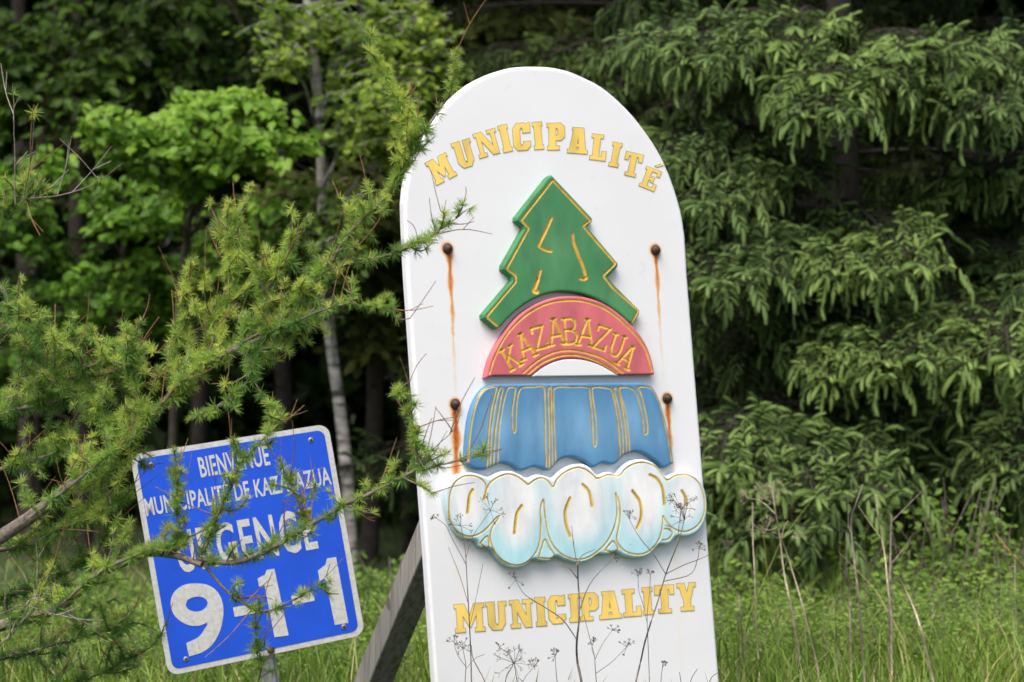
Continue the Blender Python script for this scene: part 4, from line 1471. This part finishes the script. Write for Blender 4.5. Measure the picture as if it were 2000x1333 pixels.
# maple-like understorey with the bright spray
pth = [P(330, 1150, 21.6), P(340, 800, 21.5), P(360, 500, 21.2), P(400, 300, 20.8), P(430, 215, 20.6)]
pth[0][2] = -.1
broadleaf('leafy_sapling', 'bright green broadleaf sapling with a wide leafy spray in front of the dark wood', gp(330, 21.6), pth, 0.035, 0.012,
          [(420, 250, 20.2, 150, 75, .35, 80, .75), (520, 270, 20.2, 85, 80, .3, 44, .7), (270, 250, 20.3, 110, 40, .3, 28, .75), (360, 320, 20.5, 150, 60, .35, 56, .5), (205, 225, 20.3, 50, 45, .2, 9, .8), (450, 200, 20.3, 110, 40, .3, 26, .8)],
          M['leaf_bright'], M['trunk_dark'], .085, 'understorey saplings')
pth = [P(205, 1150, 22.6), P(210, 800, 22.5), P(240, 500, 22.4), P(260, 380, 22.3)]
pth[0][2] = -.1
broadleaf('leafy_sapling', 'shaded broadleaf sapling with sparse leaves below the bright spray', gp(205, 22.6), pth, 0.03, 0.01,
          [(260, 400, 21.6, 120, 60, .4, 46, .55), (330, 520, 21.8, 110, 50, .4, 30, .5), (330, 600, 22.2, 80, 60, .4, 22, .4), (100, 480, 22.0, 110, 80, .4, 28, .3), (470, 480, 22.0, 100, 60, .4, 24, .35), (160, 640, 22, 90, 50, .4, 16, .4), (520, 600, 22.3, 70, 40, .4, 14, .35), (60, 340, 21.8, 110, 60, .4, 34, .45), (180, 560, 21.8, 120, 60, .4, 36, .45), (420, 560, 21.9, 90, 60, .4, 30, .45), (90, 690, 22, 110, 50, .4, 24, .4), (540, 420, 21.8, 80, 60, .4, 26, .4), (30, 430, 21.7, 80, 60, .4, 24, .4)],
          M['leaf_bright'], M['trunk_dark'], .085, 'understorey saplings')
pth = [P(60, 1150, 24.0), P(60, 700, 24.0), P(90, 200, 23.8), P(120, -60, 23.6)]
pth[0][2] = -.1
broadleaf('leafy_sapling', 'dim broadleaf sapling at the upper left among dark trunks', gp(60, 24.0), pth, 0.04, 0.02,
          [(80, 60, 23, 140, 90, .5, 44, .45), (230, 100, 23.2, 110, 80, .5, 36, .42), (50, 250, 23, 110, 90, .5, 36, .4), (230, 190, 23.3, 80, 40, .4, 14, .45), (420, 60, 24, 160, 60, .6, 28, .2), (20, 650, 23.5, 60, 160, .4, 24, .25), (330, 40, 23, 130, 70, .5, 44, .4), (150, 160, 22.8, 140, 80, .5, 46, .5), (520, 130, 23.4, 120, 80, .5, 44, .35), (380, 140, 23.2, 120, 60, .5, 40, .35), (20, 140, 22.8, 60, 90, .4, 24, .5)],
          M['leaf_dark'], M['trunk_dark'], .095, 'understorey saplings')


# dark trunks
def trunk_tree(label, pts_px, Y, r, lean_top=0.0, seed=1, name='woodland_tree'):
    pts = [P(u, v, Y) for u, v in pts_px]
    pts[0][2] = -.1
    e = nrm(pts[-1] - pts[-2])
    pts.append(pts[-1] + e * 5)
    o = np.array([pts[0][0], pts[0][1], 0])
    T = thing(name, label, 'tree', o, 'dark trunks in the wood')
    a = Acc()
    q = smooth_path(pts, 40)
    tube(a, q, np.linspace(r, r * .5, 40) * (1 + .04 * np.sin(np.arange(40) * 1.7)), 10)
    rg = np.random.default_rng(seed)
    link('trunk', a.mesh('trunk', True, o), T, M['trunk_dark'])
    b = Acc()
    for k in range(16):      # dead side branches
        i = rg.integers(6, 30)
        an = rg.uniform(0, 6.28)
        d = np.array([math.cos(an), math.sin(an), rg.uniform(-.2, .5)])
        l = rg.uniform(.3, 1.1)
        tube(b, smooth_path([q[i], q[i] + d * l * .5 + rg.normal(0, .05, 3), q[i] + d * l + [0, 0, -.15 * l]], 7), np.linspace(.012, .003, 7), 4)
    link('dead_branches', b.mesh('dead_branches', True, o), T, M['trunk_dark'], kind='stuff')
    c = Acc()
    n = 1500
    ctr = q[-1] + [0, 0, 1.6]
    p = R.normal(size=(n, 3))
    p = p / np.linalg.norm(p, axis=1, keepdims=True) * R.random((n, 1)) ** .4 * [1.9, 1.9, 2.2] + ctr
    Mx = basis(rand_dirs(n), rand_dirs(n)) * .24
    c.inst(LEAF_V, LEAF_F, Mx, p, np.clip(R.normal(.4, .2, n), 0, 1))
    link('crown', c.mesh('crown', False, o), T, M['leaf_dark'], kind='stuff')
    return T


trunk_tree('straight dark brown trunk rising at the far upper left', [(165, 1150), (160, 800), (150, 450), (146, 200), (150, -60)], 24.5, .075, 0, 1)
trunk_tree('dark trunk at the left edge of the picture', [(60, 1150), (55, 700), (45, 300), (35, -60)], 26, .10, 0, 2)
trunk_tree('thin pale leaning trunk crossing the gap above the bright leafy spray', [(860, 1150), (700, 480), (570, 190), (500, 100), (435, -20)], 23.5, .020, 0, 3)
trunk_tree('dark trunk standing just left of the white board', [(800, 1150), (797, 900), (792, 650), (800, 300), (810, -60)], 23.5, .055, 0, 4)
trunk_tree('dark trunk in the gloom above the blue sign', [(560, 1150), (555, 800), (545, 500), (540, 100), (535, -60)], 27, .08, 0, 5)
trunk_tree('dark trunk in the gloom behind the big spruce', [(1480, 1150), (1475, 700), (1465, 200), (1460, -60)], 26, .09, 0, 6)
trunk_tree('dark trunk far right in the shade of the spruces', [(1830, 1150), (1835, 700), (1840, 200), (1842, -60)], 25, .08, 0, 7)


# dim conifers between the trunks
def dim_conifer(label, u, Y, H, blobs, tone):
    x, y = gp(u, Y)
    o = np.array([x, y, 0])
    T = thing('cedar_tree', label, 'tree', o, 'dim conifers in the wood')
    a = Acc()
    zz = np.linspace(-.1, H, 16)
    tube(a, np.stack([x + .05 * np.sin(zz), y + 0 * zz, zz], -1), np.linspace(.07, .01, 16), 8)
    link('trunk', a.mesh('trunk', True, o), T, M['trunk_dark'])
    c = Acc()
    PV = np.array([(-.010, 0, 0), (.010, 0, 0), (.035, .05, 0), (.012, .06, 0), (.03, .11, -.01), (0, .16, -.03), (-.03, .11, -.01), (-.012, .06, 0), (-.035, .05, 0)])
    PF = np.array([(0, 1, 2), (0, 2, 3), (0, 3, 7), (0, 7, 8), (7, 3, 4), (7, 4, 5), (7, 5, 6)])
    for (bu, bv, bY, ru, rv, ry, n) in blobs:
        cs = in_blob(bu, bv, bY, ru, rv, ry, n)
        for q in cs:
            k = 14
            an = random.uniform(0, 6.28)
            d = np.array([math.cos(an), math.sin(an) - .3, random.uniform(-.5, 0)])
            f = R.random((k, 1))
            pos = q + d * f * .35 + R.normal(0, .03, (k, 3))
            dr = d + .6 * R.normal(size=(k, 3)) + [0, 0, -.3]
            c.inst(PV, PF, basis(dr, np.array([0, -.6, .8]) + .4 * R.normal(size=(k, 3))) * R.uniform(.7, 1.2, (k, 1, 1)), pos, np.clip(R.normal(tone, .18, k), 0, 1))
    n = 2200
    z = 5.6 + (H - 5.6) * R.random(n)
    az = R.random(n) * 6.28
    rr = 1.6 * (1.08 - z / H) * np.sqrt(R.random(n)) * 1.6
    pos = np.stack([x + rr * np.cos(az), y + rr * np.sin(az), z], -1)
    c.inst(PV, PF, basis(np.stack([np.cos(az), np.sin(az), -.7 + 0 * az], -1) + .4 * R.normal(size=(n, 3)), rand_dirs(n)) * 3.2, pos, np.clip(R.normal(.4, .2, n), 0, 1))
    link('crown', c.mesh('crown', False, o), T, M['dark_needle'], kind='stuff')


dim_conifer('dim yellowish conifer behind the birch trunk', 720, 23, 9, [(690, 400, 22, 90, 60, .5, 60), (620, 370, 22.2, 80, 50, .5, 40), (720, 470, 22.2, 70, 60, .4, 40), (560, 420, 22.5, 90, 50, .5, 34), (740, 600, 22.5, 60, 80, .5, 30)], .62)
dim_conifer('dim conifer above and left of the rounded board top', 960, 24, 11, [(940, 60, 23, 120, 60, .6, 70), (1060, 60, 23, 110, 50, .6, 60), (870, 180, 23.2, 80, 80, .6, 40), (1140, 130, 23.2, 90, 60, .5, 40)], .55)
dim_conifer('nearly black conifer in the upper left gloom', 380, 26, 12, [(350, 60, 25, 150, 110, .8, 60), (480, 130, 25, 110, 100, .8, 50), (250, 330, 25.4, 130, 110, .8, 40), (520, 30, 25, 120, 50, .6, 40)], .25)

# far wood: one unbroken mass closing off the view
a = Acc()
QV = np.array([(0, 0, 0), (.34, .5, .08), (0, 1.05, -.05), (-.34, .5, .08)])
QF = np.array([(0, 1, 2, 3)])
for n, zl, zh, y0, y1 in ((70000, 0, 6.5, 27.5, 36), (25000, 5.5, 15, 27, 38)):
    p = np.stack([R.uniform(-15, 15, n), R.uniform(y0, y1, n), R.uniform(zl, zh, n)], -1)
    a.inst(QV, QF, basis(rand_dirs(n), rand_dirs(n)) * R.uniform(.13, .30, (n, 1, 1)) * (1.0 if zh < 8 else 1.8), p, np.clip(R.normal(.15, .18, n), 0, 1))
n = 9000      # a closed thicket at the very back
p = np.stack([R.uniform(-17, 17, n), R.uniform(38, 40, n), R.uniform(0, 14, n)], -1)
a.inst(QV, QF, basis(rand_dirs(n), np.array([0, -1.0, 0]) + .5 * R.normal(size=(n, 3))) * R.uniform(.6, 1.0, (n, 1, 1)), p, np.clip(R.normal(.1, .1, n), 0, 1))
for k in range(70):
    x, y = R.uniform(-13, 13), R.uniform(27.5, 38)
    tube(a, np.array([[x, y, -.1], [x + R.normal(0, .1), y, 5], [x + R.normal(0, .4), y, 12]]), [R.uniform(.06, .14), .08, .03], 7, 0.0)
n = 9000      # unseen leaf layer over the wood, added to block the sky light
p = np.stack([R.uniform(-14, 14, n), R.uniform(20.5, 40, n), R.uniform(8, 14, n)], -1)
a.inst(QV, QF, basis(rand_dirs(n), rand_dirs(n)) * R.uniform(.5, .9, (n, 1, 1)), p, np.clip(R.normal(.4, .2, n), 0, 1))
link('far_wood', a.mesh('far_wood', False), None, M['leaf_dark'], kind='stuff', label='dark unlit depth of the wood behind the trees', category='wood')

# ------------------------------------------------------------------ grass and low plants


def grass(n, ylo, yhi, hlo, hhi, width):
    y = R.uniform(ylo, yhi, n)
    x = R.uniform(-1.35, 1.35, n) * 1000 / F * y
    z = gz(x, y) - .01
    h = R.uniform(hlo, hhi, n) * (0.6 + .75 * np.sin(x * 2.3 + 1.7 * np.sin(y * 1.3)) ** 2)
    shade = np.clip((y - 18.5) / 3, 0, 1)
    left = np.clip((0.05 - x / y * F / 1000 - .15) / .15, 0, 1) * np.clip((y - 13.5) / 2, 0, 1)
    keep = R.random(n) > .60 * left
    h = h * (1 - .35 * left) * np.where(keep, 1, .15)
    h = h * (1 - .5 * shade)
    seg = np.array([0, .35, .7, 1.0])
    az = R.random(n) * 6.28
    bend = R.uniform(.1, .75, n)
    dx, dy = np.cos(az), np.sin(az)
    c = np.stack([np.stack([x + dx * bend * h * s ** 2, y + dy * bend * h * s ** 2, z + h * (s - .28 * bend * s ** 2)], -1) for s in seg], 1)
    wa = R.random(n) * 6.28
    wv = np.stack([np.cos(wa), np.sin(wa) * .4, 0 * wa], -1)[:, None, :]
    wd = (width * R.uniform(.6, 1.3, n))[:, None, None] * np.array([.8, 1, .7, .08])[None, :, None]
    V = np.concatenate([c - wv * wd, c + wv * wd], 1)
    k = 8
    base_f = np.array([(0, 4, 5, 1), (1, 5, 6, 2), (2, 6, 7, 3)])
    f = (base_f[None] + (np.arange(n) * k)[:, None, None]).reshape(-1, 4)
    t = np.clip(R.normal(.42, .16, n) - .22 * left, 0, .85)  # darker to the left: tree shade put into the grass tone
    dry = R.random(n) < .12
    t[dry] = R.uniform(.9, 1, dry.sum())
    return V.reshape(-1, 3), f, np.repeat(t, k)


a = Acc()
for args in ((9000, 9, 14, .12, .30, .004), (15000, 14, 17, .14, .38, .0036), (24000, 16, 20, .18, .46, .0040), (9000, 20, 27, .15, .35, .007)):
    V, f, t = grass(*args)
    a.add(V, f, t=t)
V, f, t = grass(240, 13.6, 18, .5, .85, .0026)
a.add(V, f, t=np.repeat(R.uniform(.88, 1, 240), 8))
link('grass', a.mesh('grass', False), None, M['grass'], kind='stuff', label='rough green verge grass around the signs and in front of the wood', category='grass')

# leafy weeds
a, wd = Acc(), Acc()
spots = []
for k in range(1500):
    y = R.uniform(14.8, 19.6)
    u = R.choice([R.uniform(1380, 2080), R.uniform(1380, 2080), R.uniform(1380, 2080), R.uniform(-60, 860)])
    spots.append((u, y))
for u, y in spots:
    x = (u - 1000) / F * y
    h = R.uniform(.12, .40) * (1.15 if u > 1700 else 1.0) * (.7 if u < 900 else 1)
    b = np.array([x, y, gz(x, y)])
    tip = b + np.array([R.normal(0, .06), R.normal(0, .06), h])
    stem = smooth_path([b, (b + tip) / 2 + R.normal(0, .015, 3), tip], 6)
    tube(wd, stem, np.linspace(.003, .0015, 6), 3)
    k = int(R.integers(26, 52))
    f = R.random(k) ** .7
    pos = np.stack([np.interp(f, np.linspace(0, 1, 6), stem[:, i]) for i in range(3)], -1)
    an = R.random(k) * 6.28
    out = np.stack([np.cos(an), np.sin(an), R.uniform(-.2, .7, k)], -1)
    pos = pos + out * R.uniform(.0, .06, (k, 1))
    Mx = basis(out + [0, 0, -.25], np.array([0, -.9, .8]) + .6 * R.normal(size=(k, 3))) * R.uniform(.016, .036, (k, 1, 1)) * np.array([.75, 1, 1])
    a.inst(LEAF_V, LEAF_F, Mx, pos, np.clip(R.normal(.5, .2) + R.normal(0, .12, k), 0, 1))
cov = link('ground_cover', a.mesh('ground_cover', False), None, M['cover'], kind='stuff', label='low leafy weeds growing through the grass', category='weeds')
link('stems', wd.mesh('stems', True), cov, M['dry_grey'], kind='stuff')


# shrubs at the wood edge
def shrub(label, u, Y, h, wdt, n, tone):
    x, y = gp(u, Y)
    o = np.array([x, y, 0])
    T = thing('shrub', label, 'shrub', o, 'low shrubs at the wood edge')
    leaf, wood = Acc(), Acc()
    for k in range(n):
        tip = o + [R.normal(0, wdt), R.normal(0, wdt * .6), h * R.uniform(.45, 1.05)]
        b = o + [R.normal(0, wdt * .5), R.normal(0, .1), 0]
        st = smooth_path([b, (b + tip) / 2 + R.normal(0, .03, 3), tip], 7)
        tube(wood, st, np.linspace(.005, .002, 7), 4)
        kk = 22
        f = .35 + .65 * R.random(kk)
        pos = np.stack([np.interp(f, np.linspace(0, 1, 7), st[:, i]) for i in range(3)], -1)
        an = R.random(kk) * 6.28
        out = np.stack([np.cos(an), np.sin(an), R.uniform(-.4, .4, kk)], -1)
        Mx = basis(out + [0, 0, -.4], np.array([0, -.9, .8]) + .6 * R.normal(size=(kk, 3))) * R.uniform(.028, .055, (kk, 1, 1)) * np.array([.85, 1, 1])
        leaf.inst(LEAF_V, LEAF_F, Mx, pos + out * .02, np.clip(tone + R.normal(0, .15, kk), 0, 1))
    link('stems', wood.mesh('stems', True, o), T, M['dry_grey'], kind='stuff')
    link('leaves', leaf.mesh('leaves', False, o), T, M['cover'], kind='stuff')


shrub('leafy green shrub under the spruce boughs near the right edge, tallest of the low shrubs', 1835, 17.0, .86, .20, 34, .5)
shrub('leafy shrub at the right edge of the picture below the spruce', 1975, 16.9, .72, .20, 30, .45)
shrub('small leafy shrub between the white board and the dry umbel heads', 1425, 16.4, .50, .14, 26, .5)
shrub('small bright shrub behind the forked grey stalk', 1680, 16.8, .62, .17, 28, .55)
shrub('low leafy shrub just right of the tall tan stalks', 1570, 16.6, .48, .16, 24, .45)
shrub('spreading leafy shrub behind the bleached white stalk', 1760, 16.4, .55, .18, 28, .5)
shrub('low shrub in the shade behind the blue sign, left of the timber prop', 740, 18.5, .40, .2, 20, .3)

# ------------------------------------------------------------------ dead weed stalks
z7 = lambda L: np.array(L, float) * 0.36975 + [1340, 840]


def umbel(acc, c, d, r, n, t=0.0):
    """dry flower head: spokes from c about direction d, each with a little second burst"""
    d = nrm(d)
    for k in range(n):
        s = nrm(d * random.uniform(.35, 1.1) + R.normal(size=3) * .55)
        e = c + s * r * random.uniform(.7, 1.1)
        tube(acc, smooth_path([c, c + (s * .6 + d * .12) * r * .5, e], 4), [.0009, .0008, .0008, .0007], 3)
        for j in range(5):
            q = e + nrm(s + R.normal(size=3) * .6) * r * .22
            tube(acc, np.array([e, q]), [.0006, .0006], 3)
            tube(acc, np.array([q, q + nrm(q - e) * .005]), [.0013, .001], 3)


def weed(label, main, Y, r_px, mat, sides=(), heads=(), group='dry stalks in front of the board', name='dry_stalk'):
    """main: photo points from bottom to top; sides: list of polylines; heads: (u,v,radius px,spokes,(du,dv))"""
    mpp = Y / F
    pts = [P(u, v, Y + .04 * math.sin(i * 1.7)) for i, (u, v) in enumerate(main)]
    foot = pts[0] + (pts[0] - pts[1]) * max(0, (pts[0][2]) / max(1e-3, pts[1][2] - pts[0][2])) if pts[0][2] > 0 else pts[0].copy()
    foot[2] = 0
    if abs(foot[0] - pts[0][0]) > .12:
        foot[0] = pts[0][0] + math.copysign(.12, foot[0] - pts[0][0])
    o = foot.copy()
    T = thing(name, label, 'dry weed', o, group)
    r_px *= 1.3 if 'right' in group else .82
    a = Acc()
    path = smooth_path([foot - [0, 0, .03]] + [p for p in pts if p[2] > .02], 34)
    tube(a, path, np.linspace(r_px, max(.55, r_px * .5), 34) * mpp, 6)
    link('stem', a.mesh('stem', True, o), T, mat)
    for s in sides:
        b = Acc()
        q = [P(u, v, Y + .05 * math.sin(k)) for k, (u, v) in enumerate(s)]
        i = np.argmin(((path[:, [0, 2]] - q[0][[0, 2]]) ** 2).sum(1))
        q[0] = path[i]
        q = smooth_path(q, 12)
        tube(b, q, np.linspace(max(.7, r_px * .5), .5, 12) * mpp, 4)
        link('side_stem', b.mesh('side_stem', True, o), T, mat)
    for (u, v, rad, n, dr) in heads:
        b = Acc()
        c = P(u, v, Y)
        ends = [path[-1]]
        umbel(b, c, np.array([dr[0], -.2, -dr[1]]), rad * mpp, n)
        link('flower_head', b.mesh('flower_head', True, o), T, mat)
    return T


D, G, T_ = M['dry_dark'], M['dry_grey'], M['dry_stem']
weed('dark dry forked stalk in front of the left side of the lower word', z3([(397, 1333), (392, 1150), (384, 980), (374, 800), (362, 600), (340, 480)]), 12.2, 1.8, D,
     [z3([(366, 680), (290, 540), (255, 470), (205, 430)]), z3([(364, 640), (400, 540), (450, 460), (500, 390)]), z3([(378, 900), (330, 740), (270, 590)]), z3([(386, 1020), (420, 880), (460, 680)])],
     [(*z3([(338, 475)])[0], 22, 9, (0, -1)), (*z3([(500, 390)])[0], 26, 9, (.5, -1)), (*z3([(205, 430)])[0], 8, 5, (-1, -1))])
weed('thickest dark woody stalk before the middle of the board, topped by thin twigs', z3([(1003, 1333), (980, 1220), (976, 1120), (988, 1000), (990, 880), (984, 780), (982, 690)]), 12.25, 3.3, D,
     [z3([(982, 700), (960, 580), (948, 470)]), z3([(984, 700), (1000, 640), (1080, 600)]), z3([(980, 1100), (900, 990), (800, 920), (690, 850), (640, 770)]), z3([(984, 950), (1030, 830), (1080, 750), (1180, 650)]), z3([(983, 760), (930, 700), (880, 690)])],
     [(*z3([(642, 772)])[0], 16, 7, (-.5, -1)), (*z3([(1182, 650)])[0], 8, 5, (.6, -1))])
weed('long slanting dry stalk before the right side of the board with umbels over the cloud', z3([(1302, 1333), (1330, 1210), (1352, 1110), (1392, 980), (1425, 880), (1466, 738), (1520, 600), (1548, 520), (1570, 430)]), 12.2, 2.3, D,
     [z3([(1466, 738), (1400, 630), (1340, 560), (1300, 500), (1265, 435)]), z3([(1472, 735), (1560, 690), (1640, 660), (1720, 625), (1795, 588)]), z3([(1535, 560), (1540, 460), (1552, 390)]), z3([(1500, 800), (1600, 740), (1640, 660), (1650, 600)])],
     [(*z3([(1570, 440)])[0], 36, 14, (0, -1)), (*z3([(1265, 435)])[0], 15, 8, (0, -1)), (*z3([(1552, 385)])[0], 32, 12, (-.4, -1)), (*z3([(1795, 588)])[0], 15, 9, (.8, -.5)), (*z3([(1650, 600)])[0], 12, 8, (0, -1))])
weed('low dry umbel head like a small parasol under the letters U and N', z3([(660, 1420), (648, 1330), (632, 1230)]), 12.0, 1.6, D,
     [z3([(655, 1400), (690, 1310), (740, 1250)])], [(*z3([(632, 1232)])[0], 34, 17, (0, -1)), (*z3([(740, 1250)])[0], 15, 8, (.2, -1))])
weed('bent dry stalk beside the small parasol head', z3([(575, 1420), (590, 1300), (625, 1235), (600, 1180), (550, 1140)]), 12.05, 1.3, D, [], [(*z3([(552, 1142)])[0], 10, 6, (-.5, -1))])
weed('thin dry stalk with a tiny head below the letter C', z3([(880, 1420), (868, 1330), (862, 1260), (858, 1195)]), 12.1, 1.0, D, [], [(*z3([(858, 1192)])[0], 14, 9, (0, -1))])
weed('branched thin dry stalk just right of the thick woody one', z3([(1090, 1420), (1084, 1330), (1078, 1250), (1072, 1180), (1040, 1060), (1015, 960)]), 12.15, 1.2, D,
     [z3([(1075, 1200), (1120, 1120), (1170, 1050)]), z3([(1082, 1290), (1170, 1220), (1250, 1140)]), z3([(1074, 1190), (1060, 1150), (1065, 1120)])],
     [(*z3([(1172, 1048)])[0], 11, 7, (.3, -1)), (*z3([(1250, 1140)])[0], 14, 8, (.3, -1)), (*z3([(1066, 1125)])[0], 12, 7, (0, -1))])
weed('thin upright dry stalk crossing the letter I before the last T', z3([(1378, 1420), (1374, 1250), (1368, 1100), (1364, 960), (1376, 850), (1382, 740)]), 12.3, 1.1, D,
     [z3([(1366, 1000), (1340, 900), (1318, 830), (1314, 750)])], [(*z3([(1314, 752)])[0], 13, 8, (0, -1)), (*z3([(1382, 742)])[0], 9, 6, (0, -1))])
weed('short dry stalk near the lower right edge of the board', z3([(1445, 1420), (1440, 1330), (1448, 1250)]), 12.1, 1.1, D, [], [(*z3([(1448, 1250)])[0], 10, 7, (0, -1))])
weed('short bent twig below the last letters on the board', z3([(1556, 1420), (1550, 1333), (1542, 1278)]), 12.1, 1.4, D)
weed('curved short dry twig at the foot of the board, right side', z3([(1590, 1420), (1606, 1320), (1640, 1260)]), 12.1, 1.3, D)
weed('dry umbel on a thin stalk at the lower left of the board', z3([(370, 1420), (362, 1330), (366, 1240), (350, 1150)]), 12.1, 1.1, D, [z3([(366, 1250), (320, 1180), (300, 1110)]), z3([(368, 1260), (420, 1200), (470, 1180)])], [(*z3([(350, 1150)])[0], 18, 9, (0, -1)), (*z3([(300, 1112)])[0], 12, 7, (-.2, -1))])
weed('slanting dark dry stem leaning right at the lower left of the board', z3([(480, 1360), (440, 1270), (405, 1200), (396, 1130)]), 12.15, 1.5, D)
weed('thin arched twig rising at the right foot of the board', z3([(1710, 1400), (1712, 1320), (1745, 1285), (1790, 1268)]), 12.2, 1.2, D)
g2 = 'dry stalks in the grass right of the board'
weed('straight tan stalk, first tall one right of the board', z7([(395, 1400), (380, 1180), (368, 980), (362, 760), (352, 560), (352, 385)]), 14.2, 1.9, T_, [], [(*z7([(400, 365)])[0], 26, 16, (.2, -1))], g2)
weed('tall grey-tan stalk leaning left beneath a tangled dry head', z7([(612, 1400), (598, 1200), (570, 1040), (540, 870), (515, 740), (494, 560), (470, 420), (455, 300)]), 14.1, 2.2, T_,
     [z7([(495, 575), (520, 510), (540, 480)]), z7([(475, 450), (400, 380), (330, 360)]), z7([(485, 500), (430, 530), (380, 500)])], [(*z7([(420, 545)])[0], 28, 14, (0, -1)), (*z7([(460, 350)])[0], 26, 14, (-.3, -1)), (*z7([(330, 362)])[0], 16, 9, (-1, -.6))], g2)
weed('tan stalk forking from beside the leaning one and bending lower right', z7([(715, 1400), (690, 1240), (650, 1080), (610, 910), (575, 790), (530, 650), (500, 570)]), 14.15, 2.0, T_, [], [(*z7([(595, 580)])[0], 14, 9, (0, -1))], g2)
weed('tall grey stalk with a forked top in the middle of the right grass', z7([(948, 1400), (935, 1200), (920, 1000), (905, 830), (884, 650), (872, 490), (900, 385), (934, 288)]), 14.3, 2.3, G, [z7([(874, 560), (858, 500), (856, 350)])], [], g2)
weed('tall stiff stalk with two thin side twigs to the right', z7([(1090, 1400), (1080, 1200), (1072, 980), (1076, 800), (1080, 640), (1086, 452)]), 14.4, 2.6, G, [z7([(1090, 480), (1180, 390), (1280, 292)]), z7([(1084, 722), (1140, 640), (1200, 545)])], [], g2)
weed('tan stalk leaning left against the stiff one', z7([(1092, 1400), (1085, 1180), (1085, 1000), (1066, 830), (1052, 680), (1032, 560), (1012, 440), (1004, 342)]), 14.3, 2.0, T_, [z7([(1034, 575), (970, 490), (908, 400)])], [], g2)
weed('bleached white stalk slanting down to the right', z7([(1330, 1420), (1300, 1310), (1262, 1140), (1236, 1040), (1206, 950), (1155, 840), (1116, 772)]), 14.0, 2.6, T_, [], [], g2)
weed('dark broken stem hugging the right edge of the board, left of a pair', z7([(268, 1420), (272, 1250), (278, 1100), (270, 960)]), 14.2, 1.8, G, [], [], g2)
weed('grey broken stem hugging the right edge of the board, right of a pair', z7([(318, 1420), (306, 1250), (296, 1080), (284, 950), (280, 876)]), 14.25, 2.0, G, [], [], g2)
weed('short pale snapped stalk with split top in the right grass', z7([(876, 1400), (872, 1250), (868, 1080), (864, 912)]), 14.3, 2.2, T_, [z7([(866, 930), (872, 905)])], [], g2)
weed('thin brown stalk left of the snapped one', z7([(798, 1420), (794, 1200), (792, 1060), (788, 970)]), 14.3, 1.8, G, [], [], g2)
weed('short pale stub at the bottom below the forked stalk', z7([(1002, 1420), (990, 1300), (974, 1236)]), 14.0, 2.2, T_, [], [], g2)
weed('broken reddish stalk entering at the right edge', z7([(1850, 1400), (1830, 1000), (1800, 760), (1715, 650), (1632, 545)]), 14.2, 2.0, M['red_twig'], [z7([(1730, 670), (1680, 620), (1615, 600)])], [], g2)
weed('pale short stem between the leaning stalks', z7([(590, 1420), (584, 1200), (576, 1040), (570, 925)]), 14.3, 1.4, T_, [], [], g2)
weed('faint tall stalk behind the forked one', z7([(870, 1350), (862, 900), (850, 760), (846, 540)]), 15.0, 1.3, G, [], [], g2)
weed('upright thin stalk among the leafy weeds near the right edge', z7([(1745, 1300), (1742, 1050), (1738, 860), (1736, 640)]), 15.0, 1.3, T_, [z7([(1738, 720), (1700, 725), (1705, 727)])], [], g2)
weed('short pale stub at the bottom of the right grass', z7([(1405, 1420), (1402, 1330), (1390, 1260)]), 14.0, 2.0, T_, [], [], g2)
weed('thin reddish stem standing in the weeds right of the bleached stalk', z7([(1300, 1000), (1306, 900), (1306, 760), (1308, 660)]), 15.6, 1.4, G, [], [], g2)
